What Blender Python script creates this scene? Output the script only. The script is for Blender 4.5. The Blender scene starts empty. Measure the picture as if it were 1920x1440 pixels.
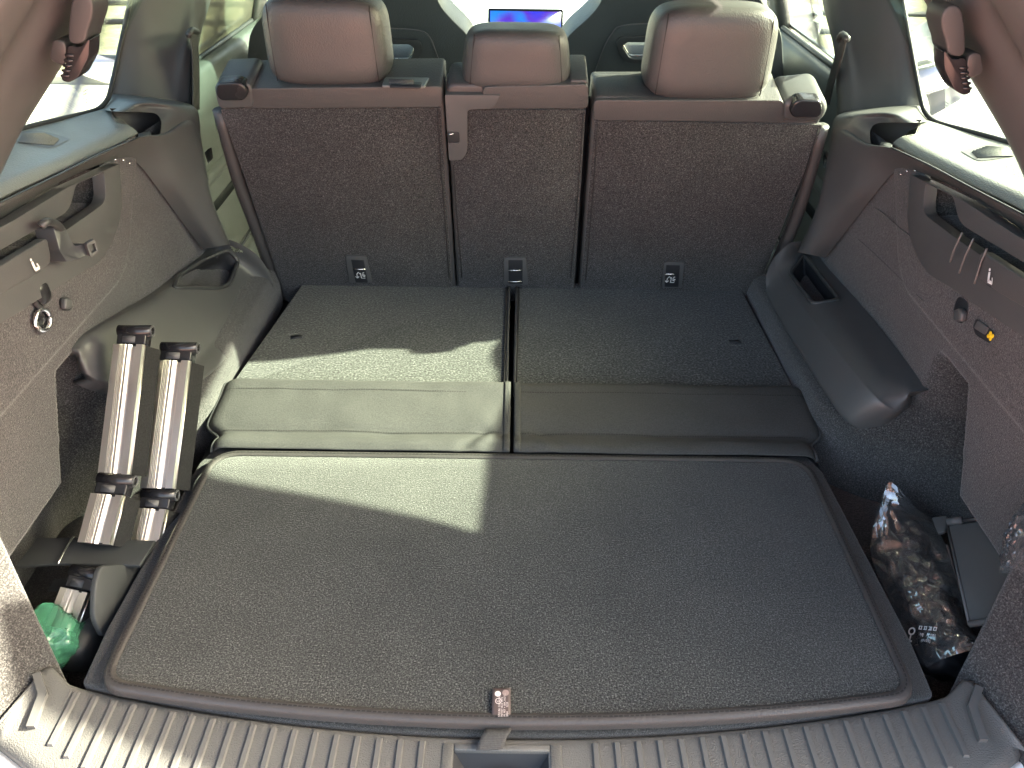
import bpy, bmesh, math, random
import numpy as np
from mathutils import Vector, noise as mnoise
from mathutils.bvhtree import BVHTree

random.seed(7)
sc = bpy.context.scene
C = sc.collection
R = math.radians

# ---------------------------------------------------------------- camera
TH, ROLL, HC, FPX = R(36), R(0.8), 0.88, 1440.0
cam_d = bpy.data.cameras.new('camera')
cam_d.sensor_fit = 'HORIZONTAL'
cam_d.sensor_width = 36.0
cam_d.lens = 36.0 * FPX / 1920.0
cam_d.clip_start = 0.02
cam_d.clip_end = 400
cam = bpy.data.objects.new('camera', cam_d)
C.objects.link(cam)
from mathutils import Matrix
cam.matrix_world = (Matrix.Translation((0, 0, HC)) @ Matrix.Rotation(R(90) - TH, 4, 'X') @ Matrix.Rotation(ROLL, 4, 'Z'))
sc.camera = cam

# ---------------------------------------------------------------- sky, sun, exposure
SUN = Vector((1.0, 0.21, 0.645)).normalized()          # direction towards the sun
w = bpy.data.worlds.new('World')
sc.world = w
w.use_nodes = True
nt = w.node_tree
sky = nt.nodes.new('ShaderNodeTexSky')
sky.sky_type = 'NISHITA'
sky.sun_disc = False
sky.air_density = 0.7
sky.dust_density = 5.0
sky.ozone_density = 0.3
sky.sun_elevation = math.asin(SUN.z)
sky.sun_rotation = math.atan2(SUN.x, SUN.y)
nt.links.new(sky.outputs[0], nt.nodes['Background'].inputs[0])
nt.nodes['Background'].inputs[1].default_value = 0.115
sl = bpy.data.lights.new('sun', 'SUN')
sl.energy = 3.9
sl.angle = R(0.9)
sl.color = (1.0, 0.955, 0.87)
so = bpy.data.objects.new('sun', sl)
C.objects.link(so)
so.location = SUN * 30
so.rotation_euler = (-SUN).to_track_quat('-Z', 'Y').to_euler()
sc.view_settings.view_transform = 'Standard'
sc.view_settings.look = 'None'
sc.view_settings.gamma = 1
sc.view_settings.exposure = 3.7
sc.view_settings.use_white_balance = True
sc.view_settings.white_balance_temperature = 7250
sc.view_settings.white_balance_tint = 4
sc.cycles.use_denoising = True
sc.cycles.max_bounces = 10
sc.cycles.transparent_max_bounces = 16
sc.cycles.caustics_reflective = False
sc.cycles.caustics_refractive = False
sc.cycles.sample_clamp_indirect = 6

# ---------------------------------------------------------------- geometry helpers
def ray(px, py):
    u, v = (px - 960) / FPX, (720 - py) / FPX
    c, s = math.cos(ROLL), math.sin(ROLL)
    u, v = u * c - v * s, u * s + v * c
    return Vector((u, math.cos(TH) + v * math.sin(TH), -math.sin(TH) + v * math.cos(TH)))
O = Vector((0, 0, HC))
def aX(px, py, X): r = ray(px, py); return O + r * (X / r.x)
def aY(px, py, Y): r = ray(px, py); return O + r * (Y / r.y)
def aZ(px, py, Z): r = ray(px, py); return O + r * ((Z - HC) / r.z)
def aP(px, py, p0, n): r = ray(px, py); return O + r * ((p0 - O).dot(n) / r.dot(n))

def sm(a, b, x):
    t = np.clip((x - a) / (b - a), 0, 1)
    return t * t * (3 - 2 * t)

def new_obj(name, me, mat, parent=None, smooth=True, bevel=0, seg=3, solid=0, sub=0, off=0):
    o = bpy.data.objects.new(name, me)
    C.objects.link(o)
    if mat: me.materials.append(mat)
    if parent:
        o.parent = parent
        b = parent
        l = Vector((0, 0, 0))
        while b: l += b.location; b = b.parent
        o.location = -l
    if smooth: me.polygons.foreach_set('use_smooth', [True] * len(me.polygons))
    if sub:
        m = o.modifiers.new('sub', 'SUBSURF'); m.levels = m.render_levels = sub
    if solid:
        m = o.modifiers.new('solid', 'SOLIDIFY'); m.thickness = solid; m.offset = off
    if bevel:
        m = o.modifiers.new('bevel', 'BEVEL'); m.width = bevel; m.segments = seg
        m.limit_method = 'ANGLE'; m.angle_limit = R(32); m.harden_normals = False
        if smooth and hasattr(me, 'set_sharp_from_angle'): pass
    return o

def mesh(name, verts, faces):
    me = bpy.data.meshes.new(name)
    me.from_pydata([tuple(v) for v in verts], [], faces)
    bm = bmesh.new(); bm.from_mesh(me)
    bmesh.ops.recalc_face_normals(bm, faces=bm.faces)
    bm.to_mesh(me); bm.free()
    return me

def thing(name, label, cat, loc=(0, 0, 0), group=None):
    o = bpy.data.objects.new(name, None)
    o.empty_display_size = 0.05
    C.objects.link(o)
    o.location = loc
    o['label'] = label; o['category'] = cat
    if group: o['group'] = group
    return o
def tag(o, label, cat, group=None):
    o['label'] = label; o['category'] = cat
    if group: o['group'] = group
    return o
def struct(o): o['kind'] = 'structure'; return o

def cr(pts, n):
    """Catmull-Rom resample of a list of Vectors to n samples per span"""
    out = []
    m = len(pts)
    for i in range(m - 1):
        p0 = pts[i - 1] if i > 0 else pts[i] * 2 - pts[i + 1]
        p1, p2 = pts[i], pts[i + 1]
        p3 = pts[i + 2] if i + 2 < m else pts[i + 1] * 2 - pts[i]
        for k in range(n):
            t = k / n
            out.append(0.5 * ((2 * p1) + (p2 - p0) * t + (2 * p0 - 5 * p1 + 4 * p2 - p3) * t * t + (3 * p1 - p0 - 3 * p2 + p3) * t ** 3))
    out.append(pts[-1].copy())
    return out

def grid(name, rows, mat, parent=None, n=5, m=5, solid=0, closed=False, off=0, smooth=True):
    """smooth patch through rows of control points (all rows the same length)"""
    rows = [[Vector(p) for p in r] for r in rows]
    if n > 1: rows = [cr(r, n) for r in rows]
    if m > 1:
        cols = [cr([r[j] for r in rows], m) for j in range(len(rows[0]))]
        rows = [[c[i] for c in cols] for i in range(len(cols[0]))]
    nr, nc = len(rows), len(rows[0])
    v = [p for r in rows for p in r]
    f = []
    for i in range(nr - 1):
        for j in range(nc - 1 if not closed else nc):
            a = i * nc + j; b = i * nc + (j + 1) % nc
            f.append((a, b, b + nc, a + nc))
    return new_obj(name, mesh(name, v, f), mat, parent, solid=solid, off=off, smooth=smooth)

def slab(name, pts, depth, mat, parent=None, bevel=0.003, seg=3, hole=None, smooth=True):
    """flat outline (3D points) thickened by the vector depth"""
    depth = Vector(depth)
    bm = bmesh.new()
    def loop(ps):
        vs = [bm.verts.new(p) for p in ps]
        return [bm.edges.new((vs[i], vs[(i + 1) % len(vs)])) for i in range(len(vs))], vs
    e, vs = loop(pts)
    if hole:
        e2, _ = loop(hole)
        g = bmesh.ops.triangle_fill(bm, edges=e + e2, use_beauty=True)
        fs = [x for x in g['geom'] if isinstance(x, bmesh.types.BMFace)]
    else:
        fs = [bm.faces.new(vs)]
    r = bmesh.ops.extrude_face_region(bm, geom=fs)
    bmesh.ops.translate(bm, verts=[x for x in r['geom'] if isinstance(x, bmesh.types.BMVert)], vec=depth)
    if not hole:
        pass
    bmesh.ops.recalc_face_normals(bm, faces=bm.faces)
    me = bpy.data.meshes.new(name)
    bm.to_mesh(me); bm.free()
    return new_obj(name, me, mat, parent, bevel=bevel, seg=seg, smooth=smooth)

def rounded(pts, r, n=4):
    """round the corners of a planar polygon"""
    out = []
    m = len(pts)
    rr = r if isinstance(r, (list, tuple)) else [r] * m
    for i in range(m):
        p, a, b = pts[i], pts[i - 1], pts[(i + 1) % m]
        if rr[i] <= 0: out.append(p.copy()); continue
        da, db = (a - p), (b - p)
        la, lb = min(rr[i], da.length * .48), min(rr[i], db.length * .48)
        pa, pb = p + da.normalized() * la, p + db.normalized() * lb
        for k in range(n + 1):
            t = k / n
            out.append(pa * (1 - t) ** 2 + p * 2 * t * (1 - t) + pb * t * t)
    return out

def tube(name, pts, r, mat, parent=None, n=8, res=1, closed=False, flat=1.0):
    pts = [Vector(p) for p in pts]
    if res > 1: pts = cr(pts, res)
    bm = bmesh.new(); rings = []
    up = Vector((0, 0, 1))
    for i, p in enumerate(pts):
        a = pts[max(i - 1, 0)] if not closed else pts[i - 1]
        b = pts[min(i + 1, len(pts) - 1)] if not closed else pts[(i + 1) % len(pts)]
        d = (b - a).normalized()
        s = d.cross(up)
        if s.length < 1e-3: s = d.cross(Vector((1, 0, 0)))
        s.normalize(); t = s.cross(d)
        rad = r[i] if isinstance(r, (list, tuple)) else r
        rings.append([bm.verts.new(p + (s * math.cos(k * 2 * math.pi / n) + t * math.sin(k * 2 * math.pi / n) * flat) * rad) for k in range(n)])
    cnt = len(rings) if closed else len(rings) - 1
    for i in range(cnt):
        A, B = rings[i], rings[(i + 1) % len(rings)]
        for k in range(n):
            bm.faces.new((A[k], A[(k + 1) % n], B[(k + 1) % n], B[k]))
    if not closed:
        bm.faces.new(rings[0][::-1]); bm.faces.new(rings[-1])
    bmesh.ops.recalc_face_normals(bm, faces=bm.faces)
    me = bpy.data.meshes.new(name); bm.to_mesh(me); bm.free()
    return new_obj(name, me, mat, parent)

def box(name, lo, hi, mat, parent=None, bevel=0.003, seg=2):
    x0, y0, z0 = lo; x1, y1, z1 = hi
    v = [(x0, y0, z0), (x1, y0, z0), (x1, y1, z0), (x0, y1, z0), (x0, y0, z1), (x1, y0, z1), (x1, y1, z1), (x0, y1, z1)]
    f = [(0, 3, 2, 1), (4, 5, 6, 7), (0, 1, 5, 4), (1, 2, 6, 5), (2, 3, 7, 6), (3, 0, 4, 7)]
    return new_obj(name, mesh(name, v, f), mat, parent, bevel=bevel, seg=seg)

def superq(name, c, a, e, mat, parent=None, fn=None, nu=48, nv=32):
    """rounded box; fn(x,y,z in -1..1) -> shaped unit coords"""
    v, f = [], []
    def pw(x, p): return math.copysign(abs(x) ** p, x)
    for i in range(nv + 1):
        la = -math.pi / 2 + math.pi * i / nv
        for j in range(nu):
            lo = 2 * math.pi * j / nu
            x = pw(math.cos(la), e[1]) * pw(math.cos(lo), e[0])
            y = pw(math.cos(la), e[1]) * pw(math.sin(lo), e[0])
            z = pw(math.sin(la), e[1])
            if fn: x, y, z = fn(x, y, z)
            v.append(Vector(c) + Vector((x * a[0], y * a[1], z * a[2])))
    for i in range(nv):
        for j in range(nu):
            f.append((i * nu + j, i * nu + (j + 1) % nu, (i + 1) * nu + (j + 1) % nu, (i + 1) * nu + j))
    me = mesh(name, v, f)
    bm = bmesh.new(); bm.from_mesh(me)
    bmesh.ops.remove_doubles(bm, verts=bm.verts, dist=1e-5)
    bmesh.ops.recalc_face_normals(bm, faces=bm.faces)
    bm.to_mesh(me); bm.free()
    return new_obj(name, me, mat, parent)

def decal(name, c, u, v, polys, mat, parent=None, lift=0.0006, thick=0.0004):
    """flat printed marks: polygons given in local (u,v) metres"""
    u = Vector(u).normalized(); n = u.cross(Vector(v)).normalized(); v = n.cross(u).normalized()
    bm = bmesh.new()
    for pl in polys:
        vs = [bm.verts.new(Vector(c) + u * a + v * b + n * lift) for a, b in pl]
        fc = bm.faces.new(vs)
    me = bpy.data.meshes.new(name); bm.to_mesh(me); bm.free()
    return new_obj(name, me, mat, parent, smooth=False)

def text(name, body, c, u, v, size, mat, parent=None, lift=0.0006, align='LEFT'):
    cu = bpy.data.curves.new(name, 'FONT'); cu.body = body; cu.size = size; cu.align_x = align
    cu.resolution_u = 2
    to = bpy.data.objects.new(name, cu); C.objects.link(to)
    bpy.context.view_layer.update()
    me = bpy.data.meshes.new_from_object(to.evaluated_get(bpy.context.evaluated_depsgraph_get()))
    bpy.data.objects.remove(to)
    u = Vector(u).normalized(); n = u.cross(Vector(v)).normalized(); v = n.cross(u).normalized()
    for vt in me.vertices: vt.co = Vector(c) + u * vt.co.x + v * vt.co.y + n * lift
    return new_obj(name, me, mat, parent, smooth=False)

def ringpoly(r0, r1, cx=0, cy=0, n=20, sx=1, sy=1):
    out = []
    for k in range(n):
        a, b = 2 * math.pi * k / n, 2 * math.pi * (k + 1) / n
        out.append([(cx + sx * r0 * math.cos(a), cy + sy * r0 * math.sin(a)), (cx + sx * r1 * math.cos(a), cy + sy * r1 * math.sin(a)),
                    (cx + sx * r1 * math.cos(b), cy + sy * r1 * math.sin(b)), (cx + sx * r0 * math.cos(b), cy + sy * r0 * math.sin(b))])
    return out
def disc(r, cx=0, cy=0, n=20): return [[(cx + r * math.cos(2 * math.pi * k / n), cy + r * math.sin(2 * math.pi * k / n)) for k in range(n)]]
def rect(x0, y0, x1, y1): return [[(x0, y0), (x1, y0), (x1, y1), (x0, y1)]]
def stroke(a, b, wd):
    a, b = Vector(a), Vector(b); d = (b - a).normalized(); s = Vector((-d.y, d.x)) * wd / 2
    return [[tuple(a - s), tuple(b - s), tuple(b + s), tuple(a + s)]]

# ---------------------------------------------------------------- materials
def nodes(name):
    m = bpy.data.materials.new(name); m.use_nodes = True
    t = m.node_tree
    return m, t, t.nodes['Principled BSDF'], t.nodes, t.links

def carpet(name, col, scale=1.0, contrast=1.0, bump=0.8, tint=(1, 1, 1)):
    m, t, b, N, L = nodes(name)
    tc = N.new('ShaderNodeTexCoord')
    n1 = N.new('ShaderNodeTexNoise'); n1.inputs['Scale'].default_value = 520 * scale; n1.inputs['Detail'].default_value = 3; n1.inputs['Roughness'].default_value = .7
    n2 = N.new('ShaderNodeTexNoise'); n2.inputs['Scale'].default_value = 9; n2.inputs['Detail'].default_value = 3
    n3 = N.new('ShaderNodeTexVoronoi'); n3.inputs['Scale'].default_value = 330 * scale
    for n in (n1, n2, n3): L.new(tc.outputs['Object'], n.inputs['Vector'])
    r1 = N.new('ShaderNodeValToRGB'); e = r1.color_ramp.elements
    k = contrast
    e[0].position = .36; e[1].position = .68
    e[0].color = (*[c * (1 - .62 * k) for c in col], 1); e[1].color = (*[c * (1 + 1.5 * k) * ti for c, ti in zip(col, tint)], 1)
    mid = e.new(.52); mid.color = (*col, 1)
    L.new(n1.outputs['Fac'], r1.inputs['Fac'])
    r2 = N.new('ShaderNodeMapRange'); r2.inputs[1].default_value = .3; r2.inputs[2].default_value = .7; r2.inputs[3].default_value = .88; r2.inputs[4].default_value = 1.12
    L.new(n2.outputs['Fac'], r2.inputs[0])
    r3 = N.new('ShaderNodeMapRange'); r3.inputs[1].default_value = 0; r3.inputs[2].default_value = .6; r3.inputs[3].default_value = 1.25; r3.inputs[4].default_value = .7
    L.new(n3.outputs['Distance'], r3.inputs[0])
    mu = N.new('ShaderNodeMath'); mu.operation = 'MULTIPLY'; L.new(r2.outputs[0], mu.inputs[0]); L.new(r3.outputs[0], mu.inputs[1])
    mx = N.new('ShaderNodeVectorMath'); mx.operation = 'SCALE'
    L.new(r1.outputs[0], mx.inputs[0]); L.new(mu.outputs[0], mx.inputs['Scale'])
    L.new(mx.outputs[0], b.inputs['Base Color'])
    bp = N.new('ShaderNodeBump'); bp.inputs['Strength'].default_value = bump; bp.inputs['Distance'].default_value = .0025
    L.new(n1.outputs['Fac'], bp.inputs['Height']); L.new(bp.outputs[0], b.inputs['Normal'])
    b.inputs['Roughness'].default_value = .95
    b.inputs['Specular IOR Level'].default_value = .15
    b.inputs['Sheen Weight'].default_value = .25; b.inputs['Sheen Roughness'].default_value = .5
    return m

def plastic(name, col, rough=.5, grain=.25, gscale=900, spec=.5, leather=False, var=.12):
    m, t, b, N, L = nodes(name)
    tc = N.new('ShaderNodeTexCoord')
    if leather:
        n1 = N.new('ShaderNodeTexVoronoi'); n1.feature = 'SMOOTH_F1'; n1.inputs['Smoothness'].default_value = .4
    else:
        n1 = N.new('ShaderNodeTexNoise'); n1.inputs['Detail'].default_value = 2
    n1.inputs['Scale'].default_value = gscale
    L.new(tc.outputs['Object'], n1.inputs['Vector'])
    bp = N.new('ShaderNodeBump'); bp.inputs['Strength'].default_value = grain; bp.inputs['Distance'].default_value = .0012
    L.new(n1.outputs['Distance' if leather else 'Fac'], bp.inputs['Height']); L.new(bp.outputs[0], b.inputs['Normal'])
    n2 = N.new('ShaderNodeTexNoise'); n2.inputs['Scale'].default_value = 7; n2.inputs['Detail'].default_value = 5
    L.new(tc.outputs['Object'], n2.inputs['Vector'])
    r2 = N.new('ShaderNodeMapRange'); r2.inputs[1].default_value = .3; r2.inputs[2].default_value = .7; r2.inputs[3].default_value = max(rough - var, .03); r2.inputs[4].default_value = rough + var
    L.new(n2.outputs['Fac'], r2.inputs[0]); L.new(r2.outputs[0], b.inputs['Roughness'])
    b.inputs['Base Color'].default_value = (*col, 1)
    b.inputs['Specular IOR Level'].default_value = spec
    return m

def metal(name, col, rough=.3, streak=None):
    m, t, b, N, L = nodes(name)
    b.inputs['Base Color'].default_value = (*col, 1); b.inputs['Metallic'].default_value = 1; b.inputs['Roughness'].default_value = rough
    tc = N.new('ShaderNodeTexCoord'); n1 = N.new('ShaderNodeTexNoise'); n1.inputs['Scale'].default_value = 60; n1.inputs['Detail'].default_value = 4
    L.new(tc.outputs['Object'], n1.inputs['Vector'])
    r2 = N.new('ShaderNodeMapRange'); r2.inputs[3].default_value = rough * .75; r2.inputs[4].default_value = rough * 1.3
    L.new(n1.outputs['Fac'], r2.inputs[0]); L.new(r2.outputs[0], b.inputs['Roughness'])
    return m

def glass(name, tint, refl=1.0, rough=0.0, haze=0.0, hazecol=(.6, .6, .6)):
    m = bpy.data.materials.new(name); m.use_nodes = True
    t = m.node_tree; N, L = t.nodes, t.links
    N.remove(N['Principled BSDF'])
    tr = N.new('ShaderNodeBsdfTransparent'); tr.inputs[0].default_value = (*tint, 1)
    gl = N.new('ShaderNodeBsdfGlossy'); gl.inputs['Roughness'].default_value = rough
    lw = N.new('ShaderNodeLayerWeight'); lw.inputs[0].default_value = .5
    pw = N.new('ShaderNodeMath'); pw.operation = 'POWER'; pw.inputs[1].default_value = 5; L.new(lw.outputs['Facing'], pw.inputs[0])
    fr = N.new('ShaderNodeMath'); fr.operation = 'MULTIPLY_ADD'; fr.inputs[1].default_value = .96; fr.inputs[2].default_value = .04; L.new(pw.outputs[0], fr.inputs[0])
    mu = N.new('ShaderNodeMath'); mu.operation = 'MULTIPLY'; mu.inputs[1].default_value = refl
    L.new(fr.outputs[0], mu.inputs[0])
    mx = N.new('ShaderNodeMixShader'); L.new(mu.outputs[0], mx.inputs[0]); L.new(tr.outputs[0], mx.inputs[1]); L.new(gl.outputs[0], mx.inputs[2])
    out = mx
    if haze:
        df = N.new('ShaderNodeBsdfDiffuse'); df.inputs[0].default_value = (*hazecol, 1)
        m2 = N.new('ShaderNodeMixShader'); m2.inputs[0].default_value = haze
        L.new(mx.outputs[0], m2.inputs[1]); L.new(df.outputs[0], m2.inputs[2]); out = m2
    L.new(out.outputs[0], N['Material Output'].inputs[0])
    return m

def woven(name, col, scale=1.0):
    m, t, b, N, L = nodes(name)
    tc = N.new('ShaderNodeTexCoord')
    w1 = N.new('ShaderNodeTexWave'); w1.wave_type = 'BANDS'; w1.bands_direction = 'X'; w1.inputs['Scale'].default_value = 190 * scale
    w2 = N.new('ShaderNodeTexWave'); w2.wave_type = 'BANDS'; w2.bands_direction = 'Y'; w2.inputs['Scale'].default_value = 190 * scale
    n1 = N.new('ShaderNodeTexNoise'); n1.inputs['Scale'].default_value = 420; n1.inputs['Detail'].default_value = 3
    for n in (w1, w2, n1): L.new(tc.outputs['Object'], n.inputs['Vector'])
    ad = N.new('ShaderNodeMath'); ad.operation = 'ADD'; L.new(w1.outputs['Fac'], ad.inputs[0]); L.new(w2.outputs['Fac'], ad.inputs[1])
    a2 = N.new('ShaderNodeMath'); a2.operation = 'MULTIPLY_ADD'; a2.inputs[1].default_value = 3.0; L.new(n1.outputs['Fac'], a2.inputs[0]); L.new(ad.outputs[0], a2.inputs[2])
    r = N.new('ShaderNodeMapRange'); r.inputs[1].default_value = 1.2; r.inputs[2].default_value = 3.8; r.inputs[3].default_value = .45; r.inputs[4].default_value = 1.6
    L.new(a2.outputs[0], r.inputs[0])
    mx = N.new('ShaderNodeVectorMath'); mx.operation = 'SCALE'; mx.inputs[0].default_value = col
    L.new(r.outputs[0], mx.inputs['Scale']); L.new(mx.outputs[0], b.inputs['Base Color'])
    bp = N.new('ShaderNodeBump'); bp.inputs['Strength'].default_value = .35; bp.inputs['Distance'].default_value = .0012
    L.new(a2.outputs[0], bp.inputs['Height']); L.new(bp.outputs[0], b.inputs['Normal'])
    b.inputs['Roughness'].default_value = .72; b.inputs['Specular IOR Level'].default_value = .4
    return m

def flat(name, col, rough=.6, emit=0):
    m, t, b, N, L = nodes(name)
    b.inputs['Base Color'].default_value = (*col, 1); b.inputs['Roughness'].default_value = rough
    return m

M = {}
M['mat_carpet'] = carpet('mat_carpet', (.056, .056, .051), .9, 1.4)
M['seat_carpet'] = carpet('seat_carpet', (.054, .051, .049), .85, 1.1)
M['wall_carpet'] = carpet('wall_carpet', (.060, .057, .055), .95, 1.0)
M['board_carpet'] = carpet('board_carpet', (.050, .049, .046), 1.2, .8, 1.0)
M['panel_carpet'] = carpet('panel_carpet', (.050, .051, .047), .46, 1.3, 1.0)
M['plastic'] = plastic('black_trim_plastic', (.070, .071, .071), .40, .25, 1100)
M['plastic_soft'] = plastic('soft_dark_plastic', (.040, .042, .043), .42, .12, 1300)
M['pillar'] = plastic('pillar_plastic', (.075, .074, .074), .55, .12, 900)
M['shelf'] = plastic('grained_shelf_plastic', (.17, .175, .16), .47, .9, 420)
M['sill'] = plastic('grained_sill_plastic', (.105, .104, .098), .45, .8, 560)
M['rib'] = plastic('smooth_rib_plastic', (.105, .104, .10), .42, .1, 900)
M['leather'] = plastic('black_leather', (.060, .058, .057), .45, .38, 360, .5, True)
M['leather_seat'] = plastic('front_seat_leather', (.085, .092, .090), .42, .4, 300, .5, True)
M['gloss_black'] = plastic('gloss_black_plastic', (.018, .018, .02), .22, .05, 500)
M['dark'] = plastic('matte_black_plastic', (.016, .017, .02), .6, .1, 900)
M['binding'] = plastic('mat_binding_leatherette', (.045, .041, .039), .48, .35, 420, .5, True)
M['thread'] = flat('dark_thread', (.02, .018, .018), .8)
M['red_thread'] = flat('red_thread', (.55, .07, .05), .7)
M['grey_thread'] = flat('grey_thread', (.16, .15, .15), .7)
M['nylon'] = woven('grey_nylon', (.044, .043, .041))
M['webbing'] = woven('seat_belt_webbing', (.05, .05, .05), 1.3)
M['strap'] = plastic('elastic_strap', (.028, .031, .032), .6, .2, 1400)
M['alu'] = metal('brushed_aluminium', (.78, .75, .71), .32)
M['chrome'] = metal('chrome_strip', (.8, .8, .8), .15)
M['steel'] = metal('steel_wire', (.75, .75, .75), .25)
M['mesh_side'] = woven('black_mesh_band', (.02, .02, .02), 2.2)
M['white_print'] = flat('white_print', (.75, .74, .72), .5)
M['tag_print'] = flat('tag_print', (.72, .62, .58), .6)
M['tag'] = plastic('satin_brown_tag', (.085, .062, .058), .35, .1, 600)
M['door'] = plastic('door_panel_plastic', (.135, .145, .14), .5, .3, 800)
M['door_dark'] = plastic('door_seal_rubber', (.03, .033, .035), .5, .1, 800)
M['white_paint'] = plastic('white_car_paint', (.78, .79, .78), .12, .0, 100, .5)
M['dash'] = plastic('dashboard_plastic', (.30, .29, .27), .6, .4, 500)
M['rubber'] = plastic('black_rubber', (.02, .02, .022), .55, .1, 600)
M['glass'] = glass('clear_window_glass', (.86, .93, .88))
M['roof_glass'] = glass('tinted_roof_glass', (.42, .52, .47))
M['film'] = glass('clear_plastic_film', (.93, .93, .93), 7.0, .05, .04, (.8, .8, .8))
M['blind'] = glass('sunblind_mesh', (.62, .62, .58), .0, .5, .45, (.42, .40, .34))
M['yellow'] = flat('yellow_mark', (.85, .55, .02), .5)

M['mesh_side'].node_tree.nodes['Principled BSDF'].inputs['Specular IOR Level'].default_value = .1
# green bag film
m, t, b, N, L = nodes('green_bag_film')
b.inputs['Base Color'].default_value = (.05, .19, .115, 1); b.inputs['Roughness'].default_value = .25
b.inputs['Transmission Weight'].default_value = .0; b.inputs['Alpha'].default_value = .72; b.inputs['Subsurface Weight'].default_value = 0
M['green'] = m
# screen: a lit display with a soft blue-violet picture
m, t, b, N, L = nodes('lit_screen')
tc = N.new('ShaderNodeTexCoord'); mp = N.new('ShaderNodeMapping'); mp.inputs['Scale'].default_value = (9, 1, 14)
nz = N.new('ShaderNodeTexNoise'); nz.inputs['Scale'].default_value = 1.1; nz.inputs['Detail'].default_value = 1
L.new(tc.outputs['Object'], mp.inputs['Vector']); L.new(mp.outputs[0], nz.inputs['Vector'])
rp = N.new('ShaderNodeValToRGB'); e = rp.color_ramp.elements
e[0].position = .34; e[0].color = (.02, .03, .75, 1); e[1].position = .68; e[1].color = (.0, .22, .95, 1)
k = e.new(.5); k.color = (.09, .02, .55, 1)
L.new(nz.outputs['Fac'], rp.inputs[0]); L.new(rp.outputs[0], b.inputs['Emission Color']); b.inputs['Emission Strength'].default_value = .11
b.inputs['Base Color'].default_value = (.01, .01, .02, 1); b.inputs['Roughness'].default_value = .3
M['screen'] = m
# ground
def ground_mat(name, c0, c1, scale, bumpd=.01):
    m, t, b, N, L = nodes(name)
    tc = N.new('ShaderNodeTexCoord'); n1 = N.new('ShaderNodeTexNoise'); n1.inputs['Scale'].default_value = scale; n1.inputs['Detail'].default_value = 8; n1.inputs['Roughness'].default_value = .7
    L.new(tc.outputs['Object'], n1.inputs['Vector'])
    r = N.new('ShaderNodeValToRGB'); r.color_ramp.elements[0].position = .35; r.color_ramp.elements[1].position = .65
    r.color_ramp.elements[0].color = (*c0, 1); r.color_ramp.elements[1].color = (*c1, 1)
    L.new(n1.outputs['Fac'], r.inputs[0]); L.new(r.outputs[0], b.inputs['Base Color'])
    bp = N.new('ShaderNodeBump'); bp.inputs['Strength'].default_value = .5; bp.inputs['Distance'].default_value = bumpd
    L.new(n1.outputs['Fac'], bp.inputs['Height']); L.new(bp.outputs[0], b.inputs['Normal'])
    b.inputs['Roughness'].default_value = .9
    return m
M['asphalt'] = ground_mat('pale_concrete', (.32, .30, .25), (.46, .43, .36), 2.2)
M['gravel'] = ground_mat('track_gravel', (.10, .10, .06), (.27, .26, .16), 9)
M['bounce_ground'] = ground_mat('red_bounce', (.42, .19, .165), (.54, .27, .24), 6)  # made-up red ground colour, tints the light bounced into the boot

# ---------------------------------------------------------------- ground and surroundings
def sheet(name, x0, y0, x1, y1, z, mat):
    return struct(new_obj(name, mesh(name, [(x0, y0, z), (x1, y0, z), (x1, y1, z), (x0, y1, z)], [(0, 1, 2, 3)]), mat, smooth=False))
GZ = -.75
sheet('ground', -60, -60, 60, 60, GZ, M['asphalt'])
sheet('red_bounce_ground', -12, -14, 12, -.35, GZ + .004, M['bounce_ground'])  # unseen sheet behind the camera, added to bounce reddish light onto rear-facing surfaces
sheet('track_bed', -40, 6.2, 40, 10.6, GZ + .004, M['gravel'])
for i, y in enumerate((6.75, 8.2, 9.15)):
    r = tube('tram_rail', [(-30, y, GZ + .02), (30, y, GZ + .02)], .035, M['steel'] if i == 5 else M['rubber'], n=6)
    tag(r, ('rail beside the kerb edging the track bed', 'middle rail running along the gravel track bed', 'rail farthest from the kerb on the gravel track bed')[i], 'rail', 'rails crossing in front of the car')
kerb = tag(box('kerb_stone', (-30, 6.05, GZ), (30, 6.2, GZ + .06), M['asphalt'], bevel=.01), 'pale kerb edging the gravel track bed', 'kerb')

# ---------------------------------------------------------------- car shell (outer body, roof, bonnet)
sh = struct(thing('car_body', 'x', 'x')); del sh['label']; del sh['category']
for s in (-1, 1):
    grid('body_side', [[(s * .92, .42, -.42), (s * .92, 4.4, -.42)], [(s * .92, .42, .1), (s * .92, 4.5, .0)], [(s * .88, .42, .27), (s * .88, 3.7, .24)], [(s * .825, .9, .40), (s * .815, 3.55, .34)]], M['white_paint'], sh, 8, 4, solid=.02)
    # roof side header, between window tops and the roof
    grid('roof_rail', [[(s * .655, 1.0, .80), (s * .655, 1.8, .83), (s * .655, 2.6, .82), (s * .67, 3.0, .70)], [(s * .60, .98, .93), (s * .60, 1.8, .955), (s * .60, 2.6, .94), (s * .62, 3.02, .82)]], M['pillar'], sh, 4, 4, solid=.03)
    # centre pillar between the doors
    grid('centre_pillar', [[(s * .80, 2.42, .36), (s * .80, 2.55, .36)], [(s * .655, 2.50, .83), (s * .655, 2.60, .83)]], M['pillar'], sh, 3, 3, solid=.03)
    grid('windscreen_pillar', [[(s * .78, 3.45, .36), (s * .78, 3.55, .36)], [(s * .66, 2.95, .74), (s * .66, 3.03, .76)], [(s * .60, 2.75, .92), (s * .60, 2.83, .94)]], M['pillar'], sh, 3, 3, solid=.03)
box('underbody', (-.90, .42, -.45), (.90, 4.4, -.42), M['dark'], sh)
box('footwell_floor', (-.85, 1.66, -.40), (.85, 3.5, -.36), M['dark'], sh)
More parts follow.
